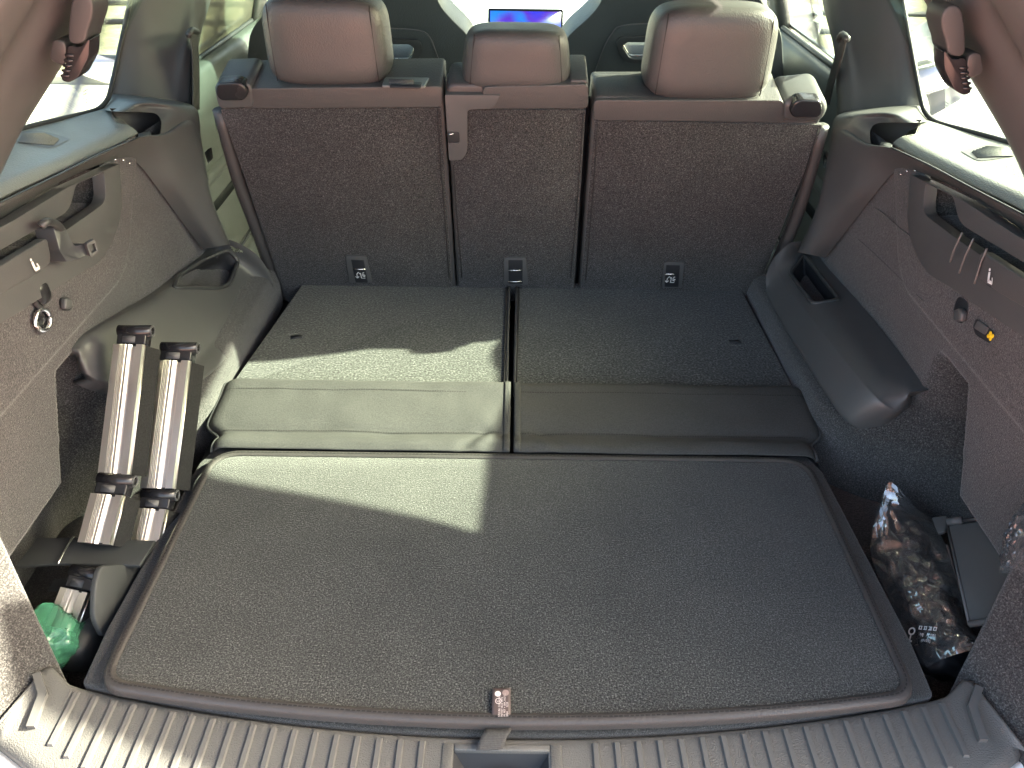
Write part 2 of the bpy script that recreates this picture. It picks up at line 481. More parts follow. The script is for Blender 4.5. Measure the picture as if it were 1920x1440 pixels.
bon = grid('bonnet', [[(-.8, 3.50, .15), (0, 3.52, .17), (.8, 3.50, .15)], [(-.78, 4.0, .20), (0, 4.0, .24), (.78, 4.0, .20)], [(-.7, 4.45, .12), (0, 4.5, .15), (.7, 4.45, .12)]], M['white_paint'], sh, 6, 6, solid=.01)
roof = struct(thing('roof', 'x', 'x')); del roof['label']; del roof['category']
grid('roof_lining', [[(-.60, .98, .945), (0, .98, .975), (.60, .98, .945)], [(-.60, 2.0, .965), (0, 2.0, .995), (.60, 2.0, .965)]], M['pillar'], roof, 6, 4, solid=.03)
for s in (-1, 1):
    grid('roof_lining', [[(s * .36, 1.99, .985), (s * .60, 1.99, .965)], [(s * .36, 2.70, .96), (s * .60, 2.70, .94)]], M['pillar'], roof, 4, 4, solid=.03)
grid('roof_lining', [[(-.60, 2.68, .94), (0, 2.68, .97), (.60, 2.68, .94)], [(-.60, 2.84, .92), (0, 2.84, .95), (.60, 2.84, .92)]], M['pillar'], roof, 6, 3, solid=.03)
grid('glass_panel', [[(-.37, 1.98, .985), (.37, 1.98, .985)], [(-.37, 2.71, .96), (.37, 2.71, .96)]], M['roof_glass'], roof, 2, 2, solid=.004)
tg = thing('tailgate', 'raised white tailgate over the open boot', 'tailgate', (0, 1.0, .97))
grid('outer_panel', [[(-.62, .99, .985), (0, .99, 1.01), (.62, .99, .985)], [(-.66, .45, 1.22), (0, .45, 1.25), (.66, .45, 1.22)], [(-.66, .0, 1.38), (0, .0, 1.42), (.66, 0, 1.38)], [(-.62, -.25, 1.36), (0, -.25, 1.40), (.62, -.25, 1.36)]], M['white_paint'], tg, 6, 5, solid=.02)
grid('inner_lining', [[(-.58, .95, .96), (0, .95, .98), (.58, .95, .96)], [(-.60, .45, 1.17), (0, .45, 1.19), (.60, .45, 1.17)], [(-.58, -.2, 1.31), (0, -.2, 1.33), (.58, -.2, 1.31)]], M['pillar'], tg, 6, 5, solid=.02)
ws = tag(grid('windscreen', [[(-.60, 2.80, .925), (0, 2.80, .95), (.60, 2.80, .925)], [(-.76, 3.44, .14), (0, 3.52, .15), (.76, 3.44, .14)]], M['glass'], None, 6, 4, solid=.005), 'large windscreen glass beyond the front seats', 'windscreen')

# dashboard, display, steering wheel
d = tag(grid('dashboard', [[(-.74, 2.86, -.1), (0, 2.86, -.1), (.74, 2.86, -.1)], [(-.74, 2.88, .05), (0, 2.88, .05), (.74, 2.88, .05)], [(-.74, 2.98, .10), (0, 2.98, .10), (.74, 2.98, .10)], [(-.76, 3.50, .13), (0, 3.54, .13), (.76, 3.50, .13)]], M['dash'], None, 6, 6, solid=.01), 'dark dashboard top below the windscreen', 'dashboard')
YD = 2.86
dp = thing('infotainment_display', 'wide upright screen glowing blue and violet between the front seats', 'screen', aY(985, 60, YD))
q = [aY(915, 16, YD), aY(1056, 18, YD), aY(1055, 95, YD), aY(914, 95, YD)]
slab('housing', rounded(q, .006), (0, .012, 0), M['gloss_black'], dp, .002)
q = [aY(919, 20, YD), aY(1052, 22, YD), aY(1051, 85, YD), aY(919, 85, YD)]
slab('screen', [p + Vector((0, -.0015, 0)) for p in q], (0, .001, 0), M['screen'], dp, 0)
box('stand', (.0, 2.87, .10), (.07, 2.91, .33), M['dash'], dp)
stw = thing('steering_wheel', 'black steering wheel rim behind the front seat shoulder', 'steering wheel', (-.36, 2.62, .2))
ctr = Vector((-.36, 2.58, .18)); pts = []
for k in range(40):
    a = 2 * math.pi * k / 40
    pts.append(ctr + Vector((math.cos(a) * .185, math.sin(a) * .185 * .38, math.sin(a) * .185 * .92)))
tube('rim', pts, .016, M['leather'], stw, 10, 1, True)
for a in (0, math.pi, -math.pi / 2):
    tube('spoke', [ctr + Vector((math.cos(a) * .18, math.sin(a) * .18 * .38, math.sin(a) * .18 * .92)), ctr + Vector((math.cos(a) * .05, .01, math.sin(a) * .05))], .016, M['gloss_black'], stw)
superq('hub', ctr + Vector((0, .01, 0)), (.075, .03, .06), (.6, .6), M['gloss_black'], stw, None, 20, 12)

# ---------------------------------------------------------------- side wall surface
def W(Y, z, right=False):
    base = .69 - .02 * sm(1.2, 1.6, Y)
    d1, d2 = z - .232, 1.215 + .8 * (z - .232) - Y
    r = .05
    ins = r - np.sqrt(np.maximum(0, r - d1) ** 2 + np.maximum(0, r - d2) ** 2)
    base = base - .009 * sm(-.005, .005, ins)
    arch = .551 + .022 * sm(0, .10, z)
    a = sm(.90, 1.13, Y) * (1 - sm(.035, .10, z))
    zp = np.minimum(.05 + 1.75 * np.maximum(0, Y - .86), .2)
    p = (1 - sm(zp - .006, zp + .006, z)) * (1 - sm(.97, 1.05, Y))
    w = base * (1 - p) + .765 * p
    w = w * (1 - a) + arch * a
    Ye = np.clip(.60 + .66 * (z + .03), .55, .70)
    rear = np.minimum(base, .59 + .33 * (.6 - Y) + .75 * (z + .03))
    c = 1 - sm(Ye - .004, Ye + .004, Y)
    return w * (1 - c) + rear * c

def on_wall(px, py, off=0.0):
    r = ray(px, py)
    lo, hi = .3, 3.0
    t = .35
    while t < 3.0:
        p = O + r * t
        if abs(p.x) >= float(W(p.y, p.z)) - off: break
        t += .002
    return O + r * t

HREC = [(p.y, p.z) for p in [aX(*q) for q in ((-105, 505, -.69), (95, 390, -.684), (110, 338, -.684), (176, 314, -.683), (184, 380, -.683), (112, 432, -.686), (-105, 560, -.69))]]
def side_panel(s):
    lab = 'carpeted boot side panel with hooks, beside the segmented aluminium strips' if s < 0 else 'carpeted boot side panel with closed hook and socket, beside the clear plastic bags'
    t = thing('side_trim_panel', lab, 'side panel', (s * .7, 1.0, -.1), 'boot side panels')
    ys = np.linspace(.40, 1.60, 281); zs = np.linspace(-.14, .42, 155)
    YY, ZZ = np.meshgrid(ys, zs)
    Ye = np.clip(.60 + .66 * (ZZ + .03), .55, .70)
    k0 = 42; J = np.arange(len(ys))[None, :].repeat(len(zs), 0)
    YY = np.where(J <= k0, .40 + (Ye - .0045 - .40) * J / k0, Ye + .0045 + (1.60 - Ye - .0045) * (J - k0 - 1) / (len(ys) - k0 - 2))
    XX = W(YY, ZZ)
    inside = np.zeros_like(XX, bool)
    for a, b in zip(HREC, HREC[1:] + HREC[:1]):
        cross = ((a[1] > ZZ) != (b[1] > ZZ)) & (YY < (b[0] - a[0]) * (ZZ - a[1]) / (b[1] - a[1] + 1e-9) + a[0])
        inside ^= cross
    XX = np.where(inside, np.maximum(XX, .775), XX) * s
    v = np.stack([XX.ravel(), YY.ravel(), ZZ.ravel()], 1).tolist()
    n = len(ys); f = []
    for i in range(len(zs) - 1):
        for j in range(n - 1):
            f.append((i * n + j, i * n + j + 1, i * n + n + j + 1, i * n + n + j))
    me = bpy.data.meshes.new('carpet'); me.from_pydata(v, [], f)
    new_obj('carpet', me, M['wall_carpet'], t)
    fl = slab('pocket_floor', [Vector((s * .53, .55, -.10)), Vector((s * .80, .55, -.10)), Vector((s * .80, 1.15, -.10)), Vector((s * .53, 1.15, -.10))], (0, 0, -.01), M['wall_carpet'], t, 0)
    return t
PANEL = {s: side_panel(s) for s in (-1, 1)}

def mirr(s):
    """pixel on the left half + X (negative) -> point, mirrored across the car for s=+1"""
    def f(px, py, X):
        p = aX(px, py, X)
        if s > 0: p.x = -p.x
        return p
    return f

for s in (-1, 1):
    P = mirr(s); T = PANEL[s]
    # --- window shelf
    E = [P(257, 249, -.675), P(217, 271, -.678), P(110, 321, -.688), P(30, 356, -.698), P(-80, 413, -.71), P(-170, 466, -.71), Vector((s * .715, .62, .47))]
    win = [P(203, 196, -.80), P(183, 207, -.785), P(110, 224, -.80), P(45, 240, -.81), P(-70, 270, -.82), P(-160, 300, -.82), Vector((s * .82, .66, .49))]
    top = [e + Vector((s * .034, 0, .0165)) for e in E]
    midr = [a.lerp(b, .5) + Vector((0, 0, .004)) for a, b in zip(top, win)]
    sf = grid('window_shelf', [[p + Vector((s * .045, 0, -.035)) for p in win], win, midr, top, [e + Vector((s * .012, 0, .0125)) for e in E], [e + Vector((s * .001, 0, .004)) for e in E], [e + Vector((s * .001, 0, -.003)) for e in E], [e + Vector((s * .03, 0, -.008)) for e in E]], M['shelf'], T, 6, 5)
    fe = [win[0], midr[0], top[0], E[0] + Vector((s * .012, 0, .0125)), E[0], E[0] + Vector((s * .02, 0, -.03)), win[0] + Vector((0, 0, -.03))]
    slab('shelf_end', fe, (0, .002, 0), M['shelf'], sf, 0)
    bv = BVHTree.FromPolygons([v.co.copy() for v in sf.data.vertices], [tuple(p.vertices) for p in sf.data.polygons])
    # speaker grille let into the shelf: rim and slats
    cpx = [(40, 249), (78, 246), (131, 261), (98, 276), (30, 268)]
    def SH(px, py):
        r = ray(px, py); r = Vector((r.x * -s, r.y, r.z)).normalized()
        h = bv.ray_cast(O, r)[0]
        return (h if h else P(px, py, -.75)) + Vector((0, 0, .0008))
    gt = [Vector((x, y, 0)) for x, y in ((40, 248), (60, 246), (80, 247), (106, 253), (131, 261))]
    gb_ = [Vector((x, y, 0)) for x, y in ((30, 267), (48, 270), (68, 274), (98, 277), (122, 266))]
    g = grid('speaker_grille', [[SH(a.x + (b.x - a.x) * f, a.y + (b.y - a.y) * f) for a, b in zip(gt, gb_)] for f in (0, .33, .66, 1)], M['rib'], sf, 4, 3)
    gflat = lambda p: p
    for k in range(10):
        f = (k + 1) / 11
        a = SH(44 + (34 - 44) * f, 250 + 17 * f + 2); bx = 80 + (100 - 80) * f + (22 * (1 - abs(2 * f - 1)))
        b2 = SH(bx, 249 + (274 - 249) * f + 1)
        tube('grille_slat', [gflat(a) + Vector((0, 0, .0012)), gflat(b2) + Vector((0, 0, .0012))], .0012, M['shelf'], g, 5)
    # --- beam under the shelf running into the lower pillar trim (arch shape)
    inner = [(-170, 520, -.715), (-80, 458, -.71), (0, 412, -.70), (100, 348, -.685), (165, 317, -.682), (205, 303, -.68), (238, 298, -.68), (262, 310, -.678), (290, 345, -.675), (330, 400, -.672), (380, 467, -.66)]
    mid = [(-170, 490, -.70), (-80, 435, -.695), (0, 395, -.685), (110, 330, -.67), (190, 293, -.66), (250, 264, -.655), (290, 268, -.65), (318, 290, -.645), (340, 335, -.64), (372, 395, -.635), (408, 462, -.625)]
    outer = [(-170, 472, -.70), (-80, 420, -.69), (0, 382, -.68), (110, 329, -.67), (190, 289, -.66), (262, 258, -.652), (310, 250, -.645), (355, 225, -.635), (374, 262, -.63), (395, 370, -.62), (430, 458, -.612)]
    back = [(p[0], p[1], p[2] * 1.035) for p in outer]
    beam = grid('lower_pillar_trim', [[P(*p) for p in r] for r in (inner, mid, outer, back)], M['plastic'], T, 5, 4)
    tube('edge_piping', [P(p[0], p[1] - 1, p[2] + .001) for p in outer[1:6]], .0016, M['plastic_soft'], beam, 6, 4)
    # shoulder above the cover notch
    sho = grid('pillar_shoulder', [
        [P(192, 206, -.785), P(218, 209, -.70), P(262, 210, -.685), P(291, 213, -.668), P(302, 226, -.655), P(301, 246, -.650), P(297, 256, -.650)],
        [P(200, 196, -.785), P(235, 200, -.70), P(275, 200, -.68), P(312, 206, -.655), P(326, 219, -.645), P(325, 238, -.645), P(318, 250, -.645)],
        [P(206, 186, -.785), P(250, 190, -.70), P(295, 193, -.665), P(333, 199, -.645), P(352, 211, -.637), P(355, 225, -.635), P(350, 235, -.638)],
        [P(205, 176, -.788), P(255, 181, -.73), P(305, 187, -.69), P(345, 194, -.66), P(366, 204, -.642), P(373, 225, -.634), P(374, 262, -.632)],
        [P(205, 174, -.79), P(255, 179, -.742), P(305, 185, -.70), P(346, 192, -.672), P(367, 203, -.655), P(374, 225, -.645), P(375, 262, -.64)],
    ], M['plastic'], T, 5, 5)
    # notch interior for the luggage cover
    grid('cover_notch', [[P(205, 203, -.72), P(262, 204, -.71), P(300, 208, -.70), P(312, 226, -.69)], [P(225, 228, -.72), P(265, 235, -.715), P(290, 240, -.705), P(312, 240, -.69)], [P(245, 256, -.715), P(265, 262, -.71), P(290, 266, -.70), P(312, 264, -.69)]], M['pillar'], T, 4, 4)
    slab('notch_step', [P(258, 250, -.672), P(280, 244, -.672), P(283, 250, -.655), P(262, 258, -.655)], (0, 0, -.008), M['plastic'], T, .002)
    # three small clip holes under the arch
    for (px, py) in ((216, 299), (231, 300), (243, 306)):
        p = P(px, py, -.672)
        superq('clip', p, (.002, .003, .002), (1, 1), M['chrome'], beam, None, 8, 6)
    # --- handle trim with deep recess
    ht = [(-90, 450, -.698), (-20, 425, -.696), (60, 377, -.69), (140, 332, -.685), (180, 318, -.683), (203, 304, -.682)]
    ho = rounded([P(*p) for p in ((-90, 458, -.69), (0, 412, -.688), (100, 352, -.684), (202, 306, -.683), (208, 400, -.683), (176, 485, -.684), (120, 515, -.686), (0, 590, -.69), (-90, 640, -.69))], [0, 0, 0, .004, .03, .05, .02, 0, 0], 5)
    hole = rounded([P(*p) for p in ((-85, 500, -.69), (105, 395, -.684), (118, 345, -.684), (172, 322, -.683), (177, 378, -.683), (110, 424, -.686), (-85, 545, -.69))], [0, .02, .01, .006, .02, .01, 0], 4)
    xd = -s * .02
    trim = slab('handle_trim', ho, (xd, 0, 0), M['plastic'], T, .004, 3, hole=hole)
    grid('handle_recess', [[P(-95, 440, -.75), P(60, 365, -.745), P(185, 305, -.74)], [P(-95, 500, -.755), P(60, 420, -.75), P(195, 350, -.745)], [P(-95, 600, -.735), P(60, 500, -.73), P(200, 420, -.73)]], M['plastic'], T, 4, 4)
    # carpet infill seen inside the long recess (a second lip)
    # release bar (lever) with icon
    lv = slab('release_lever', rounded([P(*p) for p in ((-90, 548, -.654), (0, 500, -.653), (88, 446, -.652), (98, 492, -.654), (50, 525, -.656), (0, 552, -.656), (-90, 605, -.658))], [0, 0, .006, .012, 0, 0, 0], 3), (s * .014, 0, 0), M['plastic'], T, .004)
    c = P(66, 496, -.6525)
    u = (P(88, 484, -.667) - P(40, 510, -.667)); vdir = Vector((0, .25, 1))
    if s > 0: u = -u
    icon = stroke((-.005, -.006), (.006, -.006), .0045) + stroke((-.004, -.006), (-.007, .006), .0045) + stroke((.006, -.006), (.002, .001), .002) + disc(.0022, -.008, .009, 8)
    decal('fold_seat_icon', c, u, vdir, icon, M['white_print'], lv, .0012 )
    decal('small_mark', P(70, 511, -.6535), u, vdir, rect(-.006, -.0004, .006, .0004), M['dark'], lv, .001)

P = mirr(-1); T = PANEL[-1]
# open bag hook on the aluminium side
hk = slab('bag_hook', rounded([aX(*p) for p in ((100, 425, -.655), (118, 420, -.652), (140, 462, -.640), (165, 455, -.625), (172, 474, -.622), (148, 486, -.628), (125, 492, -.64), (112, 470, -.652))], .004, 3), (-.028, 0, 0), M['plastic_soft'], T, .003)
slab('hook_tip', rounded([aX(*p) for p in ((162, 458, -.62), (178, 448, -.615), (186, 472, -.615), (171, 484, -.618))], .004), (-.006, .004, 0), M['pillar'], hk, .002,
     hole=[aX(*p) for p in ((168, 461, -.619), (177, 456, -.616), (181, 470, -.616), (173, 476, -.618))])
tube('hook_arm', [aX(*p) for p in ((76, 424, -.65), (88, 416, -.645), (104, 420, -.65), (116, 432, -.655), (120, 450, -.655))], .006, M['plastic_soft'], hk, 8, 4)
# hanging socket cap with metal ring, and a small coat hook
p0 = on_wall(73, 548, .004)
sk = superq('power_socket', p0, (.012, .016, .018), (.7, .7), M['gloss_black'], T, None, 16, 10)
tube('cap_tether', [on_wall(62, 550, .006), on_wall(66, 568, .006), on_wall(76, 578, .006)], .004, M['rubber'], sk, 6, 3)
c = on_wall(80, 600, .008)
pts = [on_wall(80 + 14 * math.cos(a), 600 + 20 * math.sin(a), .008) for a in np.linspace(0, 2 * math.pi, 24, endpoint=False)]
tube('cap_ring', pts, .0035, M['steel'], sk, 8, 1, True)
pts2 = [on_wall(80 + 16 * math.cos(a), 600 + 23 * math.sin(a), .004) for a in np.linspace(0, 2 * math.pi, 24, endpoint=False)]
slab('cap', pts2, (-.006, 0, 0), M['gloss_black'], sk, .001)

def recessed_hook(pts_px, pxs, T, s):
    base = [on_wall(x, y, .0012) for x, y in pts_px]
    h = slab('hook_recess', rounded(base, .008), (s * .004, 0, 0), M['dark'], T, .001)
    hp = [on_wall(x, y, .012) for x, y in pxs]
    slab('folding_hook', rounded(hp, .005), (s * .010, 0, 0), M['plastic'], h, .003)
recessed_hook([(108, 566), (116, 555), (132, 558), (137, 572), (133, 584), (118, 584)], [(124, 558), (135, 560), (139, 574), (133, 580), (124, 580)], T, -1)
T2 = PANEL[1]
recessed_hook([(1787, 580), (1795, 555), (1808, 560), (1817, 572), (1812, 595), (1803, 607), (1790, 603)], [(1784, 583), (1797, 577), (1803, 587), (1800, 604), (1787, 602)], T2, 1)
sk2 = slab('power_socket', rounded([on_wall(x, y, .0015) for x, y in ((1823, 612), (1830, 597), (1862, 620), (1861, 632), (1855, 645), (1828, 628))], .004), (.006, 0, 0), M['dark'], T2, .0015)
slab('socket_lid', rounded([on_wall(x, y, .004) for x, y in ((1825, 615), (1833, 600), (1852, 614), (1846, 628))], .003), (.003, 0, 0), M['pillar'], sk2, .001)
for (dx, dy) in ((0, 0), (-4, 0), (4, 0), (0, -5), (0, 5)):
    superq('yellow_light_mark', on_wall(1857 + dx, 630 + dy, .006), (.0012, .0032, .0032), (1, 1), M['yellow'], sk2, None, 8, 6)
# grooves across the closed handle on the bag side
def RP(px, py, X): return aX(px, py, X)
for (a, b) in (((1804, 436), (1781, 492)), ((1825, 447), (1798, 512)), ((1850, 466), (1827, 532))):
    tube('trim_seam', [aX(a[0], a[1], .651), aX((a[0] * .55 + b[0] * .45) - 3, (a[1] + b[1]) / 2, .650), aX(b[0], b[1], .653)], .0015, M['rib'], T2, 6, 4)
# service flap outline pressed into the carpet on the bag side
flp = [(1642, 392), (1690, 430), (1725, 458), (1700, 480)]
for seg in ([(1606, 446), (1640, 476), (1690, 525), (1722, 556), (1736, 566), (1746, 558)], [(1630, 393), (1645, 392), (1690, 430), (1727, 458)]):
    tube('flap_seam', [on_wall(x, y, .0005) for x, y in seg], .0011, M['wall_carpet'], T2, 5, 3)

# --- wheel arch ledges (moulded armrest boxes)
def ledge(s, A, Cc, B, T, hole):
    A, Cc, B = [[aX(*p) for p in r] for r in (A, Cc, B)]
    rows = [[a + Vector((s * (.03 if i < len(A) - 1 else .012), .004, .003)) for i, a in enumerate(A)], A, [a.lerp(c, .5) + Vector((0, 0, .006)) for a, c in zip(A, Cc)], [a.lerp(c, .88) + Vector((0, 0, .004)) for a, c in zip(A, Cc)],
            Cc, [c.lerp(b, .5) + Vector((-s * .004, 0, 0)) for c, b in zip(Cc, B)], B, [b + Vector((s * .02, 0, -.008)) for b in B]]
    o = grid('wheel_arch_ledge', rows, M['plastic'], T, 16, 8)
    me = o.data
    bv = BVHTree.FromPolygons([v.co.copy() for v in me.vertices], [tuple(p.vertices) for p in me.polygons])
    rim = []
    for x, y in hole:
        r = ray(x, y).normalized(); h = bv.ray_cast(O, r)[0]
        rim.append(h if h else aX(x, y, s * .62))
    c = sum(rim, Vector()) / len(rim)
    nrm = Vector()
    for i in range(len(rim)): nrm += (rim[i] - c).cross(rim[(i + 1) % len(rim)] - c)
    nrm.normalize(); nrm = nrm if nrm.z > 0 else -nrm
    fr = rounded(rim, .014, 5)
    u = (fr[0] - c).normalized(); v = nrm.cross(u)
    pol = [((p - c).dot(u) , (p - c).dot(v)) for p in fr]
    bm = bmesh.new(); bm.from_mesh(me)
    kill = []
    for f in bm.faces:
        q = f.calc_center_median() - c
        if abs(q.dot(nrm)) > .03: continue
        x, y = q.dot(u), q.dot(v); ins = False
        for (x1, y1), (x2, y2) in zip(pol, pol[1:] + pol[:1]):
            if (y1 > y) != (y2 > y) and x < (x2 - x1) * (y - y1) / (y2 - y1) + x1: ins = not ins
        if ins: kill.append(f)
    bmesh.ops.delete(bm, geom=kill, context='FACES')
    bm.to_mesh(me); bm.free()
    ro = tube('pocket_rim', [p + nrm * .001 for p in fr], .0045, M['plastic_soft'], o, 8, 1, True)
    grid('pocket_well', [fr, [p + (c - p) * .05 - nrm * .012 for p in fr], [p + (c - p) * .12 - nrm * .045 for p in fr], [p + (c - p) * .75 - nrm * .055 for p in fr], [c - nrm * .055 + (p - c) * .01 for p in fr]], M['dark'], o, 1, 3, closed=True)
    return o
LL = ledge(-1,
    [(438, 452, -.605), (405, 478, -.645), (325, 545, -.655), (262, 585, -.660), (190, 622, -.672), (155, 645, -.68), (143, 664, -.685), (141, 676, -.73)],
    [(488, 485, -.565), (485, 540, -.575), (425, 615, -.583), (355, 685, -.595), (265, 712, -.635), (190, 708, -.662), (156, 700, -.682), (146, 692, -.73)],
    [(512, 530, -.552), (508, 560, -.553), (445, 645, -.557), (385, 708, -.566), (300, 738, -.615), (205, 728, -.66), (162, 712, -.687), (152, 704, -.73)],
    PANEL[-1], [(325, 541), (333, 517), (378, 489), (428, 468), (447, 490), (430, 533), (412, 541)])
RR = ledge(1,
    [(1484, 455, .605), (1508, 480, .640), (1562, 545, .652), (1622, 622, .656), (1672, 687, .660), (1704, 730, .664), (1707, 738, .668), (1709, 748, .71)],
    [(1447, 490, .567), (1466, 535, .575), (1522, 606, .583), (1580, 680, .592), (1632, 742, .606), (1672, 772, .638), (1701, 764, .672), (1709, 759, .71)],
    [(1436, 530, .553), (1443, 566, .554), (1496, 655, .558), (1546, 734, .566), (1586, 788, .582), (1632, 806, .622), (1678, 792, .660), (1701, 772, .71)],
    PANEL[1], [(1481, 513), (1507, 477), (1574, 563), (1524, 571)])

# ---------------------------------------------------------------- pillars, quarter windows, belts
for s in (-1, 1):
    P = mirr(s)
    side = 'the segmented aluminium strips' if s < 0 else 'the clear plastic bags'
    t = tag(grid('pillar_trim', [
        [P(262, -100, -.75), P(243, 0, -.765), P(225, 90, -.775), P(208, 160, -.785), P(204, 178, -.787), P(204, 190, -.79)],
        [P(300, -100, -.73), P(285, 0, -.738), P(268, 90, -.743), P(254, 165, -.745), P(252, 183, -.745), P(252, 190, -.75)],
        [P(360, -100, -.70), P(345, 0, -.705), P(328, 90, -.706), P(312, 170, -.706), P(310, 189, -.706), P(310, 196, -.712)],
        [P(392, -100, -.69), P(372, 0, -.69), P(352, 90, -.685), P(342, 175, -.682), P(342, 195, -.682), P(342, 202, -.69)],
        [P(412, -100, -.70), P(394, 0, -.695), P(372, 80, -.685), P(364, 180, -.676), P(366, 206, -.676), P(366, 212, -.685)],
        [P(412, -100, -.76), P(393, 0, -.76), P(373, 80, -.75), P(366, 180, -.75), P(368, 206, -.75), P(368, 212, -.75)],
    ], M['pillar'], None, 6, 5), 'smooth dark trim on the pillar in front of the quarter window above ' + side, 'pillar trim', 'window pillar trims')
    D = [[(-60, 440), (-20, 370), (0, 330), (45, 238), (120, 118), (195, 0), (262, -105)],
         [(-64, 452), (-25, 380), (-8, 332), (36, 240), (110, 118), (184, 0), (250, -105)],
         [(-100, 440), (-75, 370), (-55, 330), (-15, 238), (58, 118), (130, 0), (195, -105)],
         [(-150, 440), (-125, 370), (-105, 330), (-65, 238), (2, 118), (72, 0), (130, -105)],
         [(-160, 440), (-135, 370), (-115, 330), (-75, 238), (-6, 118), (64, 0), (122, -105)],
         [(-215, 440), (-190, 370), (-170, 330), (-135, 238), (-65, 118), (2, 0), (60, -105)],
         [(-260, 440), (-240, 370), (-225, 330), (-190, 238), (-125, 118), (-60, 0), (0, -105)]]
    DX = [[-.70, -.697, -.69, -.665, -.617, -.568, -.535], [-.686, -.683, -.676, -.650, -.602, -.553, -.52], [-.682, -.68, -.672, -.648, -.60, -.552, -.52],
          [-.69, -.687, -.68, -.656, -.61, -.565, -.53], [-.672, -.67, -.665, -.642, -.598, -.553, -.52], [-.675, -.674, -.67, -.65, -.607, -.563, -.53], [-.70, -.70, -.695, -.675, -.635, -.59, -.55]]
    drow = [[P(a[0], a[1], x) for a, x in zip(r, xs)] for r, xs in zip(D, DX)]
    drow = [[Vector((s * .715, r[0].y - .02, .40))] + r for r in drow]
    dpil = tag(grid('rear_pillar_trim', drow + [[Vector((s * x, y, z)) for x, y, z in ((.72, .40, .36), (.72, .42, .40), (.72, .46, .46), (.715, .50, .50), (.70, .57, .55), (.66, .66, .62), (.61, .76, .73), (.57, .88, .86))]], M['pillar'], None, 5, 5),
        'slanted dark rear pillar trim carrying a belt buckle, above ' + side, 'pillar trim', 'rear pillar trims')
    # outer skin of the rear pillar so no light leaks behind the trim
    # quarter window
    qw = thing('quarter_window', 'clear quarter window glass above ' + side, 'window', P(110, 230, -.80), 'quarter windows')
    gp = [P(-90, 300, -.83), P(240, 200, -.805), P(330, -150, -.73), P(120, -220, -.70)]
    gp = [Vector((s * .835, .82, .44)), Vector((s * .805, 1.60, .43)), Vector((s * .665, 1.86, .82)), Vector((s * .655, 1.0, .82))]
    slab('pane', gp, (s * .004, 0, 0), M['glass'], qw, 0)
    sp = [P(-30, 262, -.806), P(45, 240, -.80), P(110, 224, -.79), P(165, 211, -.785), P(186, 203, -.783), P(199, 190, -.782), P(207, 170, -.78), P(225, 90, -.773), P(244, 0, -.763), P(262, -90, -.75)]
    tube('window_seal', sp, .0045, M['rubber'], qw, 8, 4)
    # small approval print on the glass
    polys = []
    rr = random.Random(3)
    c = P(160, 183, -.79); 
    for i in range(5):
        for j in range(3):
            if rr.random() < .75: polys += rect(-.008 + j * .006, .012 - i * .006, -.004 + j * .006, .014 - i * .006)
    decal('glass_marking', c, (0, 1 if s < 0 else -1, 0), (s * -.35, 0, 1), polys, M['pillar'], qw, .0)
    # stowed third-row belt buckle on the rear pillar
    bk = thing('belt_buckle', 'black stowed seat belt buckle on the rear pillar above ' + side, 'belt buckle', P(150, 80, -.575), 'stowed belt buckles')
    YB = 1.0
    def B(px, py, Y=YB):
        p = aY(px, py, Y)
        if s > 0: p.x = -p.x
        return p
    slab('upper_guide', rounded([B(135, -12), B(160, -14), B(174, 4), B(174, 30), B(163, 60), B(160, 82), B(126, 84), B(128, 40)], .016, 5), (0, .045, 0), M['plastic_soft'], bk, .009, 4)
    slab('tongue', rounded([B(126, 84), B(150, 90), B(168, 70), B(166, 108), B(146, 146), B(128, 156), B(113, 150), B(124, 118)], .006, 4), (0, .030, 0), M['gloss_black'], bk, .004, 3)
    for k in range(5):
        f = k / 4
        box_c = B(130 - 8 * f, 104 + 38 * f, YB - .0005)
        superq('grip_ridge', box_c, (.006, .0015, .0018), (.5, .5), M['gloss_black'], bk, None, 8, 6)
    slab('belt_clip', rounded([B(98, 74), B(118, 76), B(124, 92), B(122, 122), B(112, 122), B(92, 112)], .006), (0, .03, 0), M['plastic_soft'], bk, .004)

# front belts at the window pillar
P = mirr(-1)
bl = thing('seat_belt', 'dark seat belt webbing folded at the window pillar above the aluminium strips', 'seat belt', aX(366, 200, -.655), 'rear seat belts')
grid('webbing', [[aX(x, y, -.655), aX(x + 7, y + 1, -.658), aX(x + 13, y, -.668)] for x, y in ((356, 62), (358, 80), (360, 110), (361, 150), (361, 205))], M['webbing'], bl, 3, 4, solid=.0012)
tube('belt_guide', [aX(353, 66, -.656), aX(360, 56, -.658), aX(370, 60, -.666)], .006, M['plastic_soft'], bl, 8, 3)
slab('belt_anchor', rounded([aX(383, 286, -.64), aX(391, 282, -.65), aX(394, 302, -.65), aX(390, 308, -.64)], .004), (0, .02, 0), M['gloss_black'], bl, .002)
br = thing('seat_belt', 'dark seat belt webbing running down from the window pillar above the clear bags', 'seat belt', aX(1560, 190, .66), 'rear seat belts')
grid('webbing', [[aX(1574, 70, .632), aX(1588, 75, .626)], [aX(1564, 110, .65), aX(1578, 114, .644)], [aX(1553, 150, .67), aX(1565, 154, .665)], [aX(1543, 192, .69), aX(1555, 197, .685)]], M['webbing'], br, 3, 4, solid=.0012)
tube('belt_guide', [aX(1572, 74, .632), aX(1580, 64, .626), aX(1589, 74, .622)], .006, M['plastic_soft'], br, 8, 3)
slab('belt_anchor', rounded([aX(1548, 292, .66), aX(1555, 288, .65), aX(1556, 312, .65), aX(1549, 318, .66)], .004), (0, .02, 0), M['gloss_black'], br, .002)
